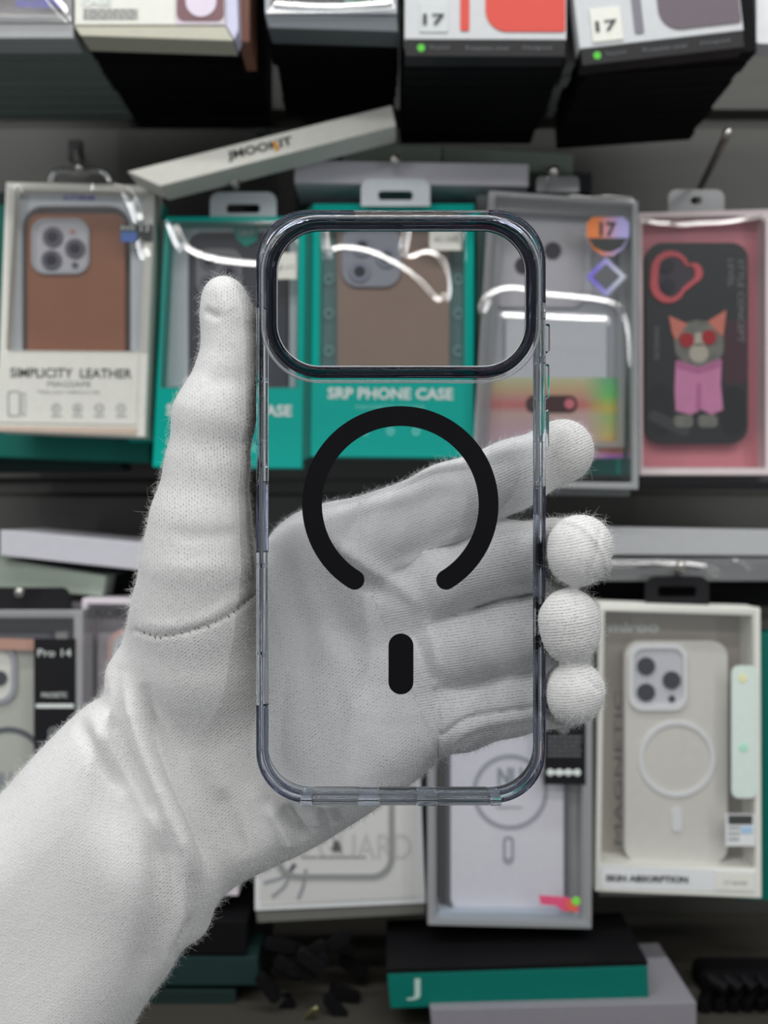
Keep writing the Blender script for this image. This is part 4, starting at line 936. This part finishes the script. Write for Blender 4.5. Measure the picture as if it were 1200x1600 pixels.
for pts, w_, A in folds:
    sp_ = smooth_pts(pts); d = np.full(len(PX), 1e9); tt = np.zeros(len(PX)); Ls = [0]
    for a, b in zip(sp_[:-1], sp_[1:]): Ls.append(Ls[-1]+math.dist(a, b))
    for i_, (a, b) in enumerate(zip(sp_[:-1], sp_[1:])):
        dx, dy = b[0]-a[0], b[1]-a[1]; t = np.clip(((PX-a[0])*dx+(PY-a[1])*dy)/(dx*dx+dy*dy+1e-9), 0, 1)
        di = np.hypot(PX-a[0]-t*dx, PY-a[1]-t*dy); m_ = di < d; d = np.where(m_, di, d); tt = np.where(m_, (Ls[i_]+t*(Ls[i_+1]-Ls[i_]))/Ls[-1], tt)
    A = A*np.clip(np.sin(np.pi*np.clip(tt, .02, .98))*1.6, 0, 1) if w_ > 5 else A*1.0
    disp += A*(.0024 if w_ > 8 and pts[0][1] > 1000 else .0013)*np.exp(-(d/w_)**2)
r3 = np.random.default_rng(3)
lump_n = np.zeros(len(GV))
for _ in range(26):                                # soft irregular puckering of the cloth
    kv = r3.normal(size=3)*r3.uniform(60, 240); lump_n += np.sin(GV@kv+r3.uniform(0, 6.28))*22/np.linalg.norm(kv)
GV = GV+nor*(disp*front)[:, None]+nor*(lump_n*.00022)[:, None]
nor = vnormals(GV, GF)
# knit direction: coordinate across the ribs in each region
def seg_d(a, b):
    a = np.array(a); b = np.array(b); t = np.clip(((PX-a[0])*(b-a)[0]+(PY-a[1])*(b-a)[1])/((b-a)@(b-a)), 0, 1)
    return np.hypot(PX-a[0]-t*(b-a)[0], PY-a[1]-t*(b-a)[1])
X3, Z3 = GV[:, 0], GV[:, 2]
regions = [([(520, 872), (880, 703)], 24, 0), ([(640, 930), (800, 872), (905, 862)], 11, 0), ([(680, 1020), (894, 981)], 9, 0), ([(690, 1120), (898, 1086)], 8, 0)]
across = X3*math.sin(math.radians(35))+Z3*math.cos(math.radians(35)); across = -X3*.64+Z3*.77; along = X3*.77+Z3*.64
best = np.full(len(GV), 90.0); fingw = np.zeros(len(GV))
sel_palm = np.ones(len(GV), bool)
for pts, ang, _ in regions:
    d = np.minimum.reduce([seg_d(a, b) for a, b in zip(pts[:-1], pts[1:])]); m_ = (d < best) & (PX > 560) & (PX > 560+(PY-880)*.42)
    a = math.radians(ang); across = np.where(m_, -X3*math.sin(a)+Z3*math.cos(a), across); along = np.where(m_, X3*math.cos(a)+Z3*math.sin(a), along); fingw = np.where(m_, 1, fingw); best = np.where(m_, d, best); sel_palm &= ~m_
seam_y = np.interp(PX, [200, 235, 270, 330, 370, 402], [980, 994, 993, 976, 955, 926])
th = (PY < seam_y) & (PX < 410); across = np.where(th, X3*1.0+Z3*.04, across); along = np.where(th, Z3, along); sel_palm &= ~th
slv = (PX-190)*.55+(1060-PY)*.55 < -(PY-1060)*.12
knitw = np.where(sel_palm, .95, 1.0)*np.clip(.35+PX/420, .15, 1)
me = bpy.data.meshes.new('glove')
root = thing('person', at(250, 1400, .30), 'person in a long white knit glove, only the raised hand and forearm showing', 'person')
rl = np.array(root.location)
me.vertices.add(len(GV)); me.vertices.foreach_set('co', (GV-rl).astype(np.float32).ravel())
me.loops.add(GF.size); me.loops.foreach_set('vertex_index', GF.astype(np.int32).ravel())
me.polygons.add(len(GF)); me.polygons.foreach_set('loop_start', np.arange(0, GF.size, 4, dtype=np.int32)); me.polygons.foreach_set('loop_total', np.full(len(GF), 4, np.int32))
me.polygons.foreach_set('use_smooth', np.ones(len(GF), bool)); me.update(calc_edges=True); me.validate()
a_ = me.attributes.new('knit', 'FLOAT', 'POINT'); a_.data.foreach_set('value', across.astype(np.float32))
a_ = me.attributes.new('knit_l', 'FLOAT', 'POINT'); a_.data.foreach_set('value', along.astype(np.float32))
a_ = me.attributes.new('knit_f', 'FLOAT', 'POINT'); a_.data.foreach_set('value', np.where(fingw > 0, .35, .95).astype(np.float32))
a_ = me.attributes.new('knit_w', 'FLOAT', 'POINT'); a_.data.foreach_set('value', knitw.astype(np.float32))
M_glove = bpy.data.materials.new('white_knit'); M_glove.use_nodes = True; nt = M_glove.node_tree; b = nt.nodes['Principled BSDF']
L = nt.links.new; nn = nt.nodes.new
def math_(op, x, y=None, z=None):
    n = nn('ShaderNodeMath'); n.operation = op
    for i, v in enumerate((x, y, z)):
        if v is None: continue
        if isinstance(v, (int, float)): n.inputs[i].default_value = v
        else: L(v, n.inputs[i])
    return n.outputs[0]
tc = nn('ShaderNodeTexCoord'); at1 = nn('ShaderNodeAttribute'); at1.attribute_name = 'knit'; at2 = nn('ShaderNodeAttribute'); at2.attribute_name = 'knit_w'
nz = nn('ShaderNodeTexNoise'); nz.inputs['Scale'].default_value = 260; nz.inputs['Detail'].default_value = 3; L(tc.outputs['Object'], nz.inputs['Vector'])
nf = nn('ShaderNodeTexNoise'); nf.inputs['Scale'].default_value = 1500; nf.inputs['Detail'].default_value = 4; L(tc.outputs['Object'], nf.inputs['Vector'])
nb = nn('ShaderNodeTexNoise'); nb.inputs['Scale'].default_value = 45; L(tc.outputs['Object'], nb.inputs['Vector'])
ph = math_('ADD', math_('MULTIPLY', at1.outputs['Fac'], 2*math.pi/.00078), math_('MULTIPLY', nz.outputs['Fac'], 5.0))
wave = math_('SINE', ph)
at3 = nn('ShaderNodeAttribute'); at3.attribute_name = 'knit_l'; at4 = nn('ShaderNodeAttribute'); at4.attribute_name = 'knit_f'
row = math_('SINE', math_('ADD', math_('ADD', math_('MULTIPLY', at3.outputs['Fac'], 2*math.pi/.00115), math_('MULTIPLY', nz.outputs['Fac'], 6.0)), math_('MULTIPLY', at1.outputs['Fac'], math.pi/.00078)))
rowm = math_('MULTIPLY_ADD', math_('MULTIPLY', math_('MULTIPLY_ADD', row, -.5, .5), at4.outputs['Fac']), -1.0, 1.0)
holes = math_('MULTIPLY', math_('POWER', math_('MULTIPLY_ADD', wave, -.5, .5), 3.0), rowm)              # thin grooves between the ribs
patch = nn('ShaderNodeMapRange'); patch.inputs['From Min'].default_value = .35; patch.inputs['From Max'].default_value = .62; L(nb.outputs['Fac'], patch.inputs['Value'])
hf = nn('ShaderNodeMapRange'); hf.inputs['From Min'].default_value = .38; hf.inputs['From Max'].default_value = .6; L(nf.outputs['Fac'], hf.inputs['Value'])
groove = math_('MULTIPLY', math_('MULTIPLY', math_('MULTIPLY', holes, hf.outputs[0]), at2.outputs['Fac']), math_('MULTIPLY_ADD', patch.outputs[0], .6, .4))
height = math_('ADD', math_('MULTIPLY', groove, -1.0), math_('MULTIPLY', nf.outputs['Fac'], .9))
bp = nn('ShaderNodeBump'); bp.inputs['Strength'].default_value = .55; bp.inputs['Distance'].default_value = .00035; L(height, bp.inputs['Height']); L(bp.outputs[0], b.inputs['Normal'])
mix = nn('ShaderNodeMix'); mix.data_type = 'RGBA'; mix.inputs[6].default_value = (.80, .80, .795, 1); mix.inputs[7].default_value = (.42, .40, .39, 1)
L(math_('MULTIPLY', groove, 1.0), mix.inputs[0]); L(mix.outputs[2], b.inputs['Base Color'])
b.inputs['Roughness'].default_value = .95; b.inputs['Specular IOR Level'].default_value = .1
b.inputs['Sheen Weight'].default_value = .25; b.inputs['Sheen Roughness'].default_value = .5
me.materials.append(M_glove)
glove = link(bpy.data.objects.new('glove', me)); glove.parent = root
# stitches along the thumb seam
sp = smooth_pts([(214, 987), (235, 995), (270, 994), (330, 977), (370, 956), (400, 928)], 3); mb = MB(); acc = 0
fm = nor[:, 1] < -.2; idxf = np.where(fm)[0]
for a, b_ in zip(sp[:-1], sp[1:]):
    acc += math.dist(a, b_)
    if acc > 7.5:
        acc = 0; i = idxf[np.argmin((PX[idxf]-b_[0])**2+(PY[idxf]-b_[1])**2)]; p = GV[i]; n_ = nor[i]
        p = Vector(p)+Vector(n_)*.00005; mb.tube([p+Vector((-.0002, 0, .0004)), p+Vector(n_)*.00025, p+Vector((.0002, 0, -.0004))], .00016, 5)
mb.build('seam_stitching', mat('stitch_thread', C(120, 118, 112), .8), root)
# fuzz of the cotton
NF = 90000
pf = rng.choice(len(GF), NF, p=None); bw = rng.dirichlet((1, 1, 1, 1), NF)
P0 = (GV[GF[pf]]*bw[:, :, None]).sum(1); Nn = nor[GF[pf, 0]]
keep = (P0[:, 1] < .345) & (Nn[:, 1] < .45); P0 = P0[keep]; Nn = Nn[keep]; k = len(P0)
T = rng.normal(size=(k, 3)); T -= (T*Nn).sum(1)[:, None]*Nn; T /= np.linalg.norm(T, axis=1)[:, None]
Ln = rng.gamma(3.0, .00022, k)[:, None]; Ln = np.clip(Ln, .0002, .0018)
T2 = rng.normal(size=(k, 3))
P1 = P0+Ln*(.55*Nn+.45*T); P2 = P1+Ln*(.30*Nn+.45*T+.30*T2); P3 = P2+Ln*(.1*Nn+.35*T+.35*T2)
pos = np.stack([P0-Nn*.0001, P1, P2, P3], 1)-rl
hc = bpy.data.hair_curves.new('fuzz'); hc.add_curves([4]*k)
hc.attributes['position'].data.foreach_set('vector', pos.astype(np.float32).ravel()) if 'position' in hc.attributes else hc.position_data.foreach_set('vector', pos.astype(np.float32).ravel())
ra = hc.attributes.new('radius', 'FLOAT', 'POINT'); ra.data.foreach_set('value', np.tile(np.array([.000018, .000016, .000012, .000006], np.float32), k))
M_fuzz = mat('cotton_fibre', (.84, .84, .83, 1), .9, spec=.1); hc.materials.append(M_fuzz)
fz_ = link(bpy.data.objects.new('fuzz', hc)); fz_.parent = root; fz_['kind'] = 'stuff'
